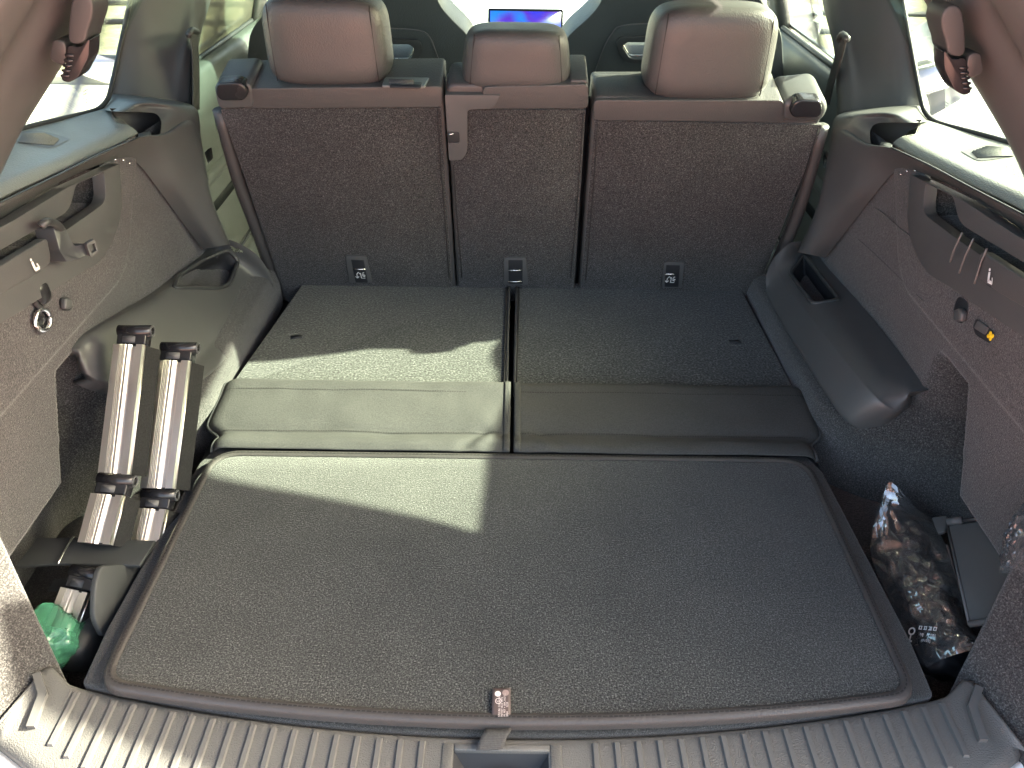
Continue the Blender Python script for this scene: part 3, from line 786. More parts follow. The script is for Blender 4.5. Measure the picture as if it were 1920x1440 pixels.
grid('lower_webbing', [[aX(1478, 416, .60), aX(1482, 414, .61)], [aX(1468, 450, .60), aX(1473, 452, .61)], [aX(1458, 480, .60), aX(1464, 483, .61)], [aX(1450, 500, .60), aX(1455, 503, .61)]], M['webbing'], br, 2, 3, solid=.0012)
tube('lower_clip', [aX(1470, 474, .60), aX(1460, 488, .60), aX(1448, 504, .60), aX(1440, 518, .60)], .005, M['gloss_black'], br, 8, 3)

# ---------------------------------------------------------------- rear doors
for s in (-1, 1):
    side = 'the red-stitched rear door lit by sun' if s < 0 else 'x'
    dt = thing('rear_door', 'pale sunlit rear door lining with red stitching beside the backrest' if s < 0 else 'shaded grey rear door lining with chrome handle and red stitching', 'door', (s * .74, 2.0, -.4), 'rear doors')
    def row(z, x, y0=1.50, y1=2.60, dz=0): return [(s * x, y0, z), (s * x, (y0 + y1) / 2, z + dz), (s * x, y1, z + dz)]
    def zz(px, py, X=-.72):
        if s > 0: pass
        return aX(px, py, X).z
    zb = .405
    prof = [(zb, .80), (zb + .004, .765), (zb - .012, .742), (zb - .10, .735), (.20, .735)]
    grid('upper_lining', [row(z, x) for z, x in prof], M['door'], dt, 3, 3)
    grid('trim_ridge', [row(z, x) for z, x in ((.203, .735), (.196, .722), (.180, .722), (.174, .735))], M['door'], dt, 3, 3)
    grid('middle_lining', [row(z, x) for z, x in ((.176, .734), (.15, .733), (.13, .733))], M['door'], dt, 3, 2)
    grid('groove', [row(z, x) for z, x in ((.132, .732), (.124, .745), (.112, .745), (.106, .730))], M['door_dark'], dt, 3, 2)
    grid('lower_lining', [row(z, x) for z, x in ((.108, .730), (.04, .726), (-.028, .724))], M['door'], dt, 3, 2)
    tube('panel_gap', [(s * .724, 1.5, -.033), (s * .724, 2.6, -.005)], .004, M['door_dark'], dt, 6)
    grid('armrest', [row(z, x) for z, x in ((-.034, .724), (-.06, .722), (-.075, .700), (-.08, .67), (-.095, .66), (-.115, .66))], M['door'], dt, 3, 4)
    tube('red_stitching', [(s * .658, 1.5, -.118), (s * .658, 2.6, -.118)], .0032, M['red_thread'], dt, 6)
    grid('armrest_side', [row(z, x) for z, x in ((-.12, .66), (-.16, .665), (-.18, .675), (-.19, .70))], M['door'], dt, 3, 3)
    grid('map_pocket', [row(z, x) for z, x in ((-.19, .70), (-.20, .69), (-.28, .68), (-.42, .69))], M['door'], dt, 3, 3)
    tube('window_seal', [(s * .775, 1.45, zb + .008), (s * .775, 2.6, zb + .008)], .007, M['door_dark'], dt, 8)
    tube('chrome_strip', [(s * .80, 1.45, zb + .012), (s * .80, 2.6, zb + .012)], .006, M['chrome'], dt, 8)
    if s > 0:
        tube('door_handle', [aX(1489, 156, .735), aX(1493, 150, .715), aX(1505, 145, .712), aX(1518, 146, .735)], .006, M['chrome'], dt, 8, 4)
    else:
        tube('door_handle', [aX(430, 139, -.74), aX(440, 134, -.725), aX(452, 140, -.725), aX(460, 148, -.74)], .005, M['chrome'], dt, 8, 4)
    pane = slab('window_pane', [Vector((s * .80, 1.62, zb)), Vector((s * .80, 2.46, zb)), Vector((s * .66, 2.54, .83)), Vector((s * .66, 1.86, .83))], (s * .004, 0, 0), M['glass'], dt, 0)
    # front door window and lining
    fd = thing('front_door', ('sunlit' if s < 0 else 'shaded') + ' front door lining and window glass ahead of the rear door', 'door', (s * .76, 3.0, -.4), 'front doors')
    grid('lining', [[(s * .80, 2.62, .38), (s * .80, 3.45, .36)], [(s * .745, 2.62, .37), (s * .745, 3.45, .35)], [(s * .74, 2.62, .1), (s * .74, 3.45, .1)], [(s * .70, 2.62, -.1), (s * .70, 3.4, -.1)], [(s * .72, 2.62, -.4), (s * .72, 3.4, -.4)]], M['door'], fd, 4, 4)
    slab('window_pane', [Vector((s * .80, 2.56, .37)), Vector((s * .79, 3.45, .36)), Vector((s * .66, 2.98, .75)), Vector((s * .66, 2.6, .83))], (s * .004, 0, 0), M['glass'], fd, 0)
# woven sunblind behind the window on the aluminium side
sb = tag(slab('sunblind', [Vector((-.775, 1.70, .415)), Vector((-.775, 2.44, .415)), Vector((-.655, 2.52, .82)), Vector((-.655, 2.02, .82))], (-.001, 0, 0), M['blind'], None, 0), 'beige mesh sunblind drawn over the rear door window', 'sunblind')
# door mirror outside, seen past the headrest
mr = thing('door_mirror', 'pale door mirror outside the window past the rear headrest', 'mirror', (1.02, 3.2, .2))
superq('shell', (1.06, 3.20, .275), (.10, .06, .075), (.6, .6), M['white_paint'], mr, None, 24, 16)
slab('mirror_glass', rounded([Vector((.985, 3.135, .225)), Vector((1.135, 3.135, .225)), Vector((1.135, 3.135, .33)), Vector((.985, 3.135, .33))], .03), (0, -.006, 0), M['chrome'], mr, .002)
tube('mirror_foot', [(.84, 3.26, .22), (.92, 3.23, .23), (.98, 3.2, .25)], .022, M['gloss_black'], mr, 8, 3)

# ---------------------------------------------------------------- rear seat backrests
SP0 = Vector((0, 1.60, 0)); SUP = Vector((0, -.105, .44)).normalized(); SN = Vector((0, -SUP.z, SUP.y)).normalized()   # SN faces the boot
def S(px, py, off=0): return aP(px, py, SP0 + SN * off, SN)
def backrest(label, outline, carp, top, grp='second row backrests'):
    base = S(sum(p[0] for p in outline) / 4, 520)
    t = thing('passenger_seat', label, 'seat', base + Vector((0, 0, -.05)), grp)
    o = [S(*p) for p in outline]
    slab('cushion', rounded(o, [.018, .018, .01, .01], 4), -SN * .09 , M['leather'], t, .012, 4)
    c = [S(*p, .004) for p in carp]
    slab('carpet_back', rounded(c, [.004] * len(c), 3), -SN * .008, M['seat_carpet'], t, .002, 2)
    return t
SL = backrest('wide outer backrest with tall headrest, behind the armrest pocket next to the aluminium strips',
    [(404, 168), (830, 158), (856, 560), (545, 600)], [(413, 203), (826, 202), (850, 575), (552, 600)], None)
SM = backrest('narrow middle backrest with low headrest and corner latch plate',
    [(836, 158), (1102, 158), (1077, 560), (858, 560)], [(845, 206), (1098, 206), (1074, 565), (862, 565)], None)
SR = backrest('wide outer backrest with tall headrest, on the side of the clear plastic bags',
    [(1112, 180), (1550, 195), (1398, 600), (1084, 560)], [(1115, 226), (1543, 234), (1398, 600), (1087, 570)], None)

def top_pad(name, a, b, h0, h1, T, mat, off=.008, depth=.11, bev=.014):
    # leather roll along the top of a backrest: a,b upper corners (px), h = heights in px
    q = [S(a[0], a[1], off), S(b[0], b[1], off), S(b[0], b[1] + h1, off), S(a[0], a[1] + h0, off)]
    return slab(name, rounded(q, .01, 3), -SN * depth, mat, T, bev, 5)
top_pad('leather_top', (455, 166), (829, 162), 38, 40, SL, M['leather'])
top_pad('leather_top', (905, 163), (1103, 158), 42, 46, SM, M['leather'])
top_pad('leather_top', (1113, 188), (1470, 188), 38, 42, SR, M['leather'])
# outer end caps with release buttons
def endcap(q, btn, T):
    c = slab('end_cap', rounded([S(x, y, .010) for x, y in q], .014, 4), -SN * .10, M['plastic'], T, .012, 4)
    slab('release_button', rounded([S(x, y, .022) for x, y in btn], [.008] * len(btn), 4), -SN * .03, M['gloss_black'], c, .005, 4)
    return c
endcap([(400, 158), (470, 156), (478, 202), (410, 206)], [(405, 157), (440, 155), (455, 158), (466, 176), (458, 189), (415, 190), (405, 180)], SL)
endcap([(1470, 190), (1545, 182), (1556, 205), (1540, 232), (1462, 228)], [(1480, 210), (1492, 190), (1505, 187), (1540, 189), (1544, 210), (1535, 222), (1488, 222)], SR)
# side piping of the outer backrests
for pts, T in ((((412, 206), (445, 330), (485, 440), (525, 560)), SL), (((1541, 236), (1502, 380), (1462, 480), (1424, 560)), SR)):
    tube('side_bolster', [S(*p, -.012) for p in pts], .014, M['leather'], T, 10, 4)
# stitched welt lines on carpet backs
def welt(pts, T, mat='thread', r=.0013, off=.0048): return tube('seam', [S(x, y, off) for x, y in pts], r, M[mat], T, 5, 3)
welt([(820, 206), (826, 300), (836, 430), (842, 520)], SL)
welt([(1094, 210), (1088, 300), (1078, 430), (1070, 520)], SM)
welt([(850, 310), (856, 400), (866, 520)], SM)
welt([(1120, 232), (1114, 330), (1106, 430), (1098, 525)], SR)
welt([(1535, 240), (1500, 350), (1455, 470), (1430, 525)], SR)
# latch plate on the middle backrest
lp = slab('latch_plate', rounded([S(x, y, .0115) for x, y in ((834, 178), (938, 179), (928, 198), (918, 204), (876, 206), (876, 286), (866, 300), (842, 301))], [.004, .002, .004, .004, .008, .012, .006, .003], 3), -SN * .02, M['pillar'], SM, .003)
slab('striker_hole', rounded([S(x, y, .0125) for x, y in ((838, 246), (861, 248), (862, 267), (840, 268))], .003), -SN * .004, M['dark'], lp, .0008)
tube('striker', [S(841, 252, .014), S(850, 251, .014)], .0015, M['chrome'], lp, 6)
slab('latch_lip', [S(x, y, .0145) for x, y in ((840, 269), (861, 268), (861, 271), (840, 272))], -SN * .003, M['pillar'], lp, .0006)
slab('corner_cap', rounded([S(836, 152, -.03) , S(866, 151, -.03), S(866, 180, .0), S(836, 181, .0)], .003), -SN * .03, M['plastic'], SM, .004)
slab('corner_post', rounded([S(1068, 150, 0), S(1103, 150, 0), S(1104, 176, 0), S(1070, 176, 0)], .006), -SN * .10, M['leather'], SM, .010, 4)
# belt guide tray on the top of the outer backrest
zt = S(700, 164, .008).z + .0075
tray = slab('belt_tray', rounded([aZ(722, 149, zt), aZ(806, 150, zt), aZ(797, 166, zt), aZ(716, 165, zt)], .006), (0, 0, .005), M['door'], SL, .002)
slab('tray_slot', rounded([aZ(736, 153, zt + .006), aZ(792, 154, zt + .006), aZ(788, 163, zt + .006), aZ(730, 162, zt + .006)], .004), (0, 0, -.003), M['dark'], tray, 0)
tube('belt_roller', [aZ(730, 155, zt + .007), aZ(776, 156, zt + .007)], .0065, M['webbing'], tray, 10)
slab('gap_filler', [S(822, 190, -.05), S(1120, 190, -.05), S(1092, 580, -.05), S(846, 580, -.05)], -SN * .02, M['dark'], SM, 0)  # dark filler added behind the backrest gaps so no light shows through
# headrests
def headrest(cx, x_half, ytop, ybot, T, Yc, lean=.10, wide=1.0, taper=.0, depth=.055, post=None):
    top, bot = aY(cx, ytop, Yc), aY(cx, ybot, Yc)
    hw = (aY(cx + x_half, (ytop + ybot) / 2, Yc) - aY(cx - x_half, (ytop + ybot) / 2, Yc)).x / 2
    hz = (top.z - bot.z) / 2
    c = Vector(((top.x + bot.x) / 2, Yc + depth, (top.z + bot.z) / 2))
    def fn(x, y, z):
        k = 1 - taper * (z * .5 + .5) * (1 if abs(x) > 0 else 1)
        k *= 1 - .06 * max(0, -y)                 # face towards the boot a little narrower
        bow = -.10 * (1 - x * x)                   # face bows out in the middle
        return x * k, y + bow * (1 if y < 0 else 0) + lean * z * -1 / 1, z - .0 * y
    h = superq('headrest', c, (hw, depth, hz), (.38, .42), M['leather'], T, fn, 64, 40)
    # seams framing the rear face
    for sx in (-1, 1):
        pts = []
        for zf in np.linspace(-.86, .86, 12):
            x, y, z = fn(sx * .86, -1.0, float(zf))
            yy = y * depth
            pts.append(c + Vector((x * hw, yy + .0065 + .010 * abs(zf) ** 6, z * hz)))
        tube('seam', pts, .0011, M['thread'], h, 5, 2)
    for sx in (-.45, .45):
        tube('post', [c + Vector((sx * hw, 0, -hz * .9)), c + Vector((sx * hw, .0, -hz - .05))], .007, M['chrome'], h, 8)
    return h
headrest(604, 122, -3, 168, SL, 1.475, .12, taper=.05)
headrest(968, 111, 58, 176, SM, 1.475, .10, taper=.14)
headrest(1341, 127, 14, 195, SR, 1.475, .12, taper=.06)

# child-seat tether anchors at the foot of each backrest
def tether(q, hole, bar, T, icon_c=None, mirror=1):
    f = slab('tether_frame', rounded([S(x, y, .009) for x, y in q], [.006, .006, .001, .001], 3), -SN * .008, M['pillar'], T, .002, 2)
    slab('anchor_recess', rounded([S(x, y, .0098) for x, y in hole], .002), -SN * .003, M['dark'], f, .0005)
    tube('anchor_bar', [S(*bar[0], .0125), S(*bar[1], .0125)], .0018, M['steel'], f, 8)
    if icon_c:
        c = S(*icon_c, .0112)
        polys = stroke((-.009, .004), (-.009, -.007), .0016) + stroke((-.013, -.003), (-.009, -.008), .0018) + stroke((-.005, -.003), (-.009, -.008), .0018) + stroke((-.009, .004), (-.005, .010), .0016) + stroke((-.005, .010), (-.001, .004), .0016)
        polys += stroke((.0, .008), (.0, -.008), .0016) + stroke((.0, -.008), (.009, -.008), .0016) + stroke((.003, .004), (.010, .0), .002) + stroke((.003, .0), (.009, -.004), .002) + stroke((.004, .007), (.008, .009), .002)
        decal('anchor_icon', c, (mirror, 0, 0), tuple(SUP), polys, M['white_print'], f, .0012)
tether([(648, 480), (686, 481), (698, 530), (655, 530)], [(658, 487), (682, 488), (690, 530), (667, 530)], ((662, 505), (685, 505)), SL, (677, 516))
tether([(945, 484), (986, 484), (990, 534), (945, 534)], [(953, 488), (980, 488), (980, 532), (954, 532)], ((953, 507), (979, 507)), SM)
tether([(1246, 492), (1284, 493), (1278, 540), (1240, 540)], [(1249, 497), (1275, 498), (1272, 538), (1246, 538)], ((1247, 514), (1270, 514)), SR, (1258, 524))
ts = tube('tether_loop', [S(953, 528, .013), S(979, 528, .013)], .0018, M['steel'], SM, 8)

# ---------------------------------------------------------------- front seats
def front_seat(s, label):
    Yc = 2.15; n = Vector((0, -.97, -.22)).normalized(); p0 = Vector((0, Yc, .40))
    def F(px, py, off=0): 
        p = aP(px, py, p0 + n * off, n); return p
    t = thing('front_seat', label, 'seat', (s * .36, 2.25, -.36), 'front seats')
    if s < 0:
        out = [(470, 330), (460, 150), (468, 60), (500, 20), (540, -40), (548, -170), (790, -170), (808, -40), (822, 8), (846, 36), (884, 72), (905, 150), (912, 330)]
        pan = [(530, 230), (540, 120), (575, 72), (600, 56), (720, 53), (785, 57), (806, 70), (820, 105), (846, 170), (860, 230)]
        hol = [(565, 84), (590, 80), (768, 80), (778, 88), (772, 106), (764, 114), (580, 114), (567, 104)]
        rim = [(548, 80), (570, 70), (700, 73), (786, 75), (792, 90), (784, 118), (770, 126), (575, 126), (555, 112)]
    else:
        out = [(1018, 330), (1022, 150), (1060, 72), (1108, 30), (1128, 4), (1142, -40), (1155, -170), (1390, -170), (1398, -40), (1440, 20), (1466, 60), (1470, 150), (1470, 330)]
        pan = [(1090, 230), (1105, 165), (1130, 95), (1148, 62), (1166, 48), (1230, 44), (1345, 48), (1372, 66), (1395, 130), (1405, 230)]
        hol = [(1166, 84), (1175, 76), (1330, 76), (1345, 82), (1345, 100), (1335, 107), (1186, 108), (1178, 104)]
        rim = [(1154, 78), (1164, 69), (1335, 68), (1358, 76), (1358, 106), (1342, 118), (1180, 118), (1166, 110)]
    def bloat(ps): return [F(*p) for p in ps]
    holeL = rounded(bloat(hol), .006, 3)
    slab('backrest', rounded(bloat(out), .03, 4), -n * .10, M['leather_seat'], t, .022, 4, hole=holeL)
    pn = slab('back_panel', rounded([F(*p, .004) for p in pan], .01, 3), -n * .012, M['leather_seat'], t, .003, 2, hole=[p + n * .004 for p in holeL])
    tube('seam_stitching', [F(*p, .006) for p in pan[1:-1]], .0014, M['grey_thread'], pn, 5, 3)
    ri = slab('slot_frame', rounded([F(*p, .010) for p in rim], .010, 4), -n * .10, M['plastic'], t, .004, 3, hole=[p + n * .010 for p in holeL])
    tube('slot_chrome', [p + n * -.01 for p in holeL], .0025, M['steel'], ri, 6, 1, True)
    box('seat_base', (s * .36 - .25, 2.15, -.34), (s * .36 + .25, 2.68, -.05), M['leather_seat'], t, .05, 4)
    return t
front_seat(-1, 'black sports front seat with slotted integrated headrest, on the steering wheel side')
front_seat(1, 'black sports front seat with slotted integrated headrest, on the door mirror side')

# ---------------------------------------------------------------- folded third-row seats
def folded(s):
    lab = 'folded carpet-backed seat half with sun patch, next to the aluminium strips' if s < 0 else 'folded carpet-backed seat half in shade, next to the clear bags'
    t = thing('folded_seat', lab, 'seat', (s * .27, 1.3, -.05), 'folded third row seats')
    if s < 0:
        q = [(575, 522), (955, 528), (949, 745), (424, 735)]
        slot = ((545, 629), (567, 627), (567, 633), (545, 635))
    else:
        q = [(969, 529), (1385, 534), (1500, 752), (964, 748)]
        slot = ((1366, 637), (1386, 638), (1391, 644), (1369, 643))
    pts = [aZ(*p, .0) for p in q]
    slab('panel', rounded(pts, [.025, .004, .002, .002] if s < 0 else [.004, .03, .002, .002], 4), (0, 0, -.05), M['panel_carpet'], t, .004, 3)
    sp = [aZ(*p, .0015) for p in slot]
    slab('strap_slot', rounded(sp, .002), (0, 0, -.001), M['dark'], t, 0)
    # piping along the split
    xs = (952, 948) if s < 0 else (967, 962)
    for k, dx in enumerate((0, -5 if s < 0 else 4)):
        tube('edge_piping', [aZ(xs[0] + dx + (3 if s < 0 else 2), 532, .003), aZ((xs[0] + xs[1]) / 2 + dx + 2, 640, .003), aZ(xs[1] + dx + 2, 742, .003)], .0028 if k == 0 else .0018, M['leather' if k == 0 else 'thread'], t, 8, 6)
    # nylon cover flap bridging down to the floor
    prof = [(1.205, .004, 0), (1.193, .013, .2), (1.178, .0155, .35), (1.150, .0135, .6), (1.110, .010, .8), (1.075, .004, 1.0), (1.057, -.001, .75), (1.045, .0015, .45), (1.032, .006, .2), (1.018, .0065, .1), (1.006, .0015, 0)]
    X0 = -.003 if s < 0 else .005
    rows = []
    ncol = 60
    for k, (y, z, ed) in enumerate(prof):
        xe = (.537 if s < 0 else .548) + (.012 if 1 <= k <= 5 else (0 if k < 1 else -.004))
        if k == 6: xe -= .004
        if k > 6: xe -= .012
        r = []
        for j in range(ncol):
            f = j / (ncol - 1)
            x = s * (abs(X0) + (xe - abs(X0)) * f)
            nz = mnoise.noise(Vector((x * 9, y * 30, s * 3.1))) * .0035 + mnoise.noise(Vector((x * 26, y * 40, 5))) * .0012
            wr = 0
            if k >= 6: wr = .0035 * math.exp(-((f - .05 - (k - 6) * .018) / .02) ** 2) - .003 * math.exp(-((f - .09 - (k - 6) * .02) / .02) ** 2)
            e2 = -.012 * (max(0, f - .955) / .045) ** 2
            amp = 1 if 1 <= k < len(prof) - 1 else .2
            r.append((x, y + mnoise.noise(Vector((x * 6, k * .7, 2))) * .002, z + (nz + wr) * amp + e2 + .002))
        rows.append(r)
    fl = grid('cover_flap', rows, M['nylon'], t, 1, 4, solid=.0016)
    ed = [Vector(r[-1]) for r in rows]
    tube('flap_binding', ed, .0035, M['webbing'], fl, 8, 3)
    # stitch rows
    for k in (3, 6):
        line = [Vector(p) + Vector((0, .012 if k == 3 else 0, .0022 if k == 3 else .0014)) for p in rows[k][1:-1]]
        bm = bmesh.new()
        for j in range(len(line) - 1):
            for h in range(2):
                a = line[j].lerp(line[j + 1], h * .5 + .06); b = line[j].lerp(line[j + 1], h * .5 + .40)
                vs = [bm.verts.new(a + Vector((0, -.0011, .0004))), bm.verts.new(b + Vector((0, -.0011, .0004))), bm.verts.new(b + Vector((0, .0011, .0008))), bm.verts.new(a + Vector((0, .0011, .0008)))]
                bm.faces.new(vs)
        me = bpy.data.meshes.new('stitching'); bm.to_mesh(me); bm.free()
        st = new_obj('stitching', me, M['thread'], fl); st['kind'] = 'stuff'
    inner = [Vector(r[0]) + Vector((s * .005, 0, .0012)) for r in rows]
    grid('centre_binding', [[p + Vector((-s * .0055, 0, .0002)) for p in inner], [p + Vector((0, 0, .0012)) for p in inner], [p + Vector((s * .0065, 0, .0004)) for p in inner]], M['nylon'], fl, 2, 2, solid=.0012)
    return t
folded(-1); folded(1)
uf = struct(box('under_floor', (-.56, .56, -.16), (.56, 1.66, -.055), M['dark'], None, 0))

# ---------------------------------------------------------------- load floor board and mat
def ysill(x): return .503 + .2 * x * x
t = struct(thing('load_floor', 'x', 'x', (0, .8, -.05))); del t['label']; del t['category']
xs = np.linspace(-.548, .548, 45)
outl = [Vector((float(x), ysill(float(x)) + .004, -.016)) for x in xs] + [Vector((.552, .65, -.016)), Vector((.540, .99, -.016)), Vector((.525, 1.03, -.016)), Vector((-.525, 1.03, -.016)), Vector((-.540, .99, -.016)), Vector((-.552, .65, -.016))]
slab('board', outl, (0, 0, -.035), M['board_carpet'], t, .006, 3)
# pull strap at the front edge of the board
tube_p = [Vector((-.010, .512, -.012)), Vector((-.012, .502, -.004)), Vector((-.017, .493, -.006)), Vector((-.021, .484, -.012))]
grid('pull_strap', [[p + Vector((-.016, 0, 0)), p, p + Vector((.016, .002, 0))] for p in tube_p], M['nylon'], t, 3, 5, solid=.0025)

cm = thing('cargo_mat', 'large dark heather carpet mat with stitched leatherette edge on the load floor', 'mat', (0, .78, -.01))
def mat_outline(ins, z):
    n = 40; o = []
    hw = .520 - ins
    f = [Vector((float(x), .508 + .155 * float(x) ** 2 + ins, z)) for x in np.linspace(-hw, hw, n)]
    b = [Vector((hw - .002, 1.008 - ins, z)), Vector((-hw + .002, 1.006 - ins, z))]
    pts = f + b
    rr = [0] * len(pts); rr[0] = rr[n - 1] = .038 - ins * .8; rr[n] = rr[n + 1] = .055 - ins * .8
    # thin the neighbours of the front corners so that they can round
    keep = [i for i in range(len(pts)) if i not in (1, 2, 3, n - 2, n - 3, n - 4)]
    return rounded([pts[i] for i in keep], [rr[i] for i in keep], 7)
# carpet surface with a very slight sag towards the rear edge
slab('carpet', mat_outline(.014, .0), (0, 0, -.010), M['mat_carpet'], cm, .002, 2)
mo = mat_outline(.0085, -.003)
bind = []
o0, o1, o2, o3 = mat_outline(.016, .0012), mat_outline(.011, .0035), mat_outline(.003, .001), mat_outline(0, -.009)
bd = grid('edge_binding', [o0, o1, o2, o3], M['binding'], cm, 1, 4, closed=True)
# stitches along the binding
so_ = mat_outline(.0095, .0045)
bm = bmesh.new()
acc = 0
for i in range(len(so_)):
    a, b = so_[i], so_[(i + 1) % len(so_)]
    d = b - a; Ln = d.length
    if Ln < 1e-5: continue
    d.normalize(); sd = d.cross(Vector((0, 0, 1))) * .0009
    k = 0.0
    while k < Ln:
        e = min(k + .0042, Ln)
        p, q = a + d * k, a + d * e
        vs = [bm.verts.new(p - sd), bm.verts.new(q - sd), bm.verts.new(q + sd), bm.verts.new(p + sd)]
        bm.faces.new(vs); k += .0062
me = bpy.data.meshes.new('stitching'); bm.to_mesh(me); bm.free()
st = new_obj('stitching', me, M['thread'], cm, smooth=False); st['kind'] = 'stuff'
# care tag sewn to the edge
q = [aZ(923, 1292, .004), aZ(957, 1291, .004), aZ(958, 1348, .002), aZ(922, 1348, .002)]
tgo = grid('care_tag', [[q[0] + Vector((0, 0, .001)), q[1] + Vector((0, 0, .0015))], [(q[0] + q[3]) / 2 + Vector((0, 0, .0025)), (q[1] + q[2]) / 2 + Vector((0, 0, .0025))], [q[3], q[2]]], M['tag'], cm, 6, 6, solid=.0006)
def tagp(px, py): return aZ(px, py, .0062)
uu = Vector((0, 1, 0)); vv = Vector((-1, 0, 0))
for body, px, py, sz in (('57H 861 529 B CA9', 937.5, 1344, .0034), ('INTEST BUZ 2475', 942.5, 1344, .0034), ('W. PET + SBR, HOT-C', 947.5, 1344, .0033), ('2024      5228', 952.5, 1344, .0034)):
    text('tag_text', body, tagp(px, py), uu, vv, sz, M['tag_print'], tgo, .0002)
decal('tag_emblem', tagp(933.5, 1301), (1, 0, 0), (0, 1, 0), disc(.0038), M['tag_print'], tgo, .0002)
decal('tag_emblem', tagp(948, 1299), (1, 0, 0), (0, 1, 0), ringpoly(.0, .0042), flat('tag_seal', (.30, .22, .2), .4), tgo, .0002)
decal('tag_emblem', tagp(934.5, 1314.5), (1, 0, 0), (0, 1, 0), ringpoly(.0032, .0040) , M['tag_print'], tgo, .0002)
text('tag_text', 'VZ', tagp(934.5, 1317), (1, 0, 0), (0, 1, 0), .0042, M['tag_print'], tgo, .0002, 'CENTER')

# ---------------------------------------------------------------- loading sill
sl_ = thing('loading_sill', 'grey ribbed plastic sill guard along the boot opening', 'sill', (0, .5, -.04))
ZS = -.020
def yend(x): return .452 + .55 * max(0, abs(x) - .50) - .05 * (1 - min(1, abs(x) / .5) ** 2)
xs = [-.622 + 1.244 * i / 124 for i in range(125)]
verts, faces = [], []
prof = 7
def sillrow(x):
    y0 = ysill(x) if abs(x) < .565 else ysill(.565) + (abs(x) - .565) * .75
    if abs(x) > .6: y0 = ysill(.565) + .026 - (abs(x) - .6) * 4.0
    y1 = yend(x) - .03
    up = .010 * sm(.54, .60, abs(x))
    return [(x, y0 + .002, ZS - .03), (x, y0, ZS - .002 + up), (x, y0 - .003, ZS + up), (x, y0 - .013, ZS + up * .8), (x, y1 + .02, ZS), (x, y1 + .004, ZS - .003), (x, y1, ZS - .02)]
CX0, CX1 = -.066, .054
for x in xs: verts += sillrow(x)
for i in range(len(xs) - 1):
    for k in range(prof - 1):
        if CX0 - .001 < (xs[i] + xs[i + 1]) / 2 < CX1 + .001 and k >= 3: continue
        faces.append((i * prof + k, i * prof + k + 1, (i + 1) * prof + k + 1, (i + 1) * prof + k))
SB = new_obj('sill_plate', mesh('sill_plate', verts, faces), M['sill'], sl_, solid=.004, off=-1)
bev = R(20)
def rib(x, wd=.0088, skip=None):
    y0 = (ysill(x) if abs(x) < .565 else ysill(.565) + .01) - .006
    y1 = yend(x) + .006
    up = .010 * float(sm(.54, .60, abs(x)))
    q = [Vector((x - wd / 2, y1, ZS)), Vector((x + wd / 2, y1, ZS)), Vector((x + wd / 2, y0, ZS + up)), Vector((x - wd / 2, y0, ZS + up))]
    # bevelled raised rib
    v = [p + Vector((0, 0, -.001)) for p in q] + [p + (sum(q, Vector()) / 4 - p).normalized() * 0 + Vector((math.copysign(.0016, x0), yo, .0036)) for p, x0, yo in zip(q, (1, -1, -1, 1), (.002, .002, -.002, -.002))]
    f = [(4, 5, 6, 7), (0, 1, 5, 4), (1, 2, 6, 5), (2, 3, 7, 6), (3, 0, 4, 7)]
    return new_obj('rib', mesh('rib', v, f), M['rib'], sl_, smooth=False)
pitch = .0262
x = -.548
while x < .56:
    if not (-.090 < x < .085): rib(x)
    x += pitch
# bent end ribs
for s in (-1, 1):
    c = [Vector((s * .580, .506, ZS + .006)), Vector((s * .585, .548, ZS + .009)), Vector((s * .606, .575, ZS + .011))]
    v = []
    for p, (dx, dy) in zip(c, ((.005, .0), (.005, .003), (.004, .006))):
        for k in (-1, 1): v.append(p + Vector((k * dx, -k * dy * .4 * s, -.006)))
    v2 = [p + Vector((0, 0, .0085)) for p in v]
    allv = v + v2
    f = [(6, 7, 9, 8), (8, 9, 11, 10), (0, 2, 8, 6), (2, 4, 10, 8), (1, 3, 9, 7), (3, 5, 11, 9), (0, 1, 7, 6), (4, 5, 11, 10)]
    new_obj('bent_rib', mesh('bent_rib', allv, f), M['rib'], sl_, smooth=False)
# latch cup in the middle of the sill
ym = ysill(0) - .013
cup_t = [Vector((CX0, ym, ZS)), Vector((CX1, ym, ZS)), Vector((CX1, .36, ZS)), Vector((CX0, .36, ZS))]
cup_b = [Vector((CX0 + .018, ym - .016, ZS - .024)), Vector((CX1 - .018, ym - .016, ZS - .024)), Vector((CX1 - .018, .36, ZS - .03)), Vector((CX0 + .018, .36, ZS - .03))]
cup = new_obj('latch_cup', mesh('latch_cup', cup_t + cup_b, [(0, 1, 5, 4), (1, 2, 6, 5), (3, 0, 4, 7), (4, 5, 6, 7)]), M['dark'], sl_, smooth=False)
for q_ in (((CX0 - .012, ym - .13, ZS), (CX0 + .002, ym + .006, ZS)), ((CX1 - .002, ym - .13, ZS), (CX1 + .012, ym + .006, ZS)), ((CX0 + .0025, ym - .003, ZS), (CX1 - .0025, ym + .006, ZS))):
    box('cup_rim', (q_[0][0], q_[0][1], ZS - .02), (q_[1][0], q_[1][1], ZS + .002), M['sill'], cup, .0018, 2)
tube('striker_bar', [Vector((-.022, ym - .035, ZS - .012)), Vector((.012, ym - .035, ZS - .012))], .005, M['steel'], cup)
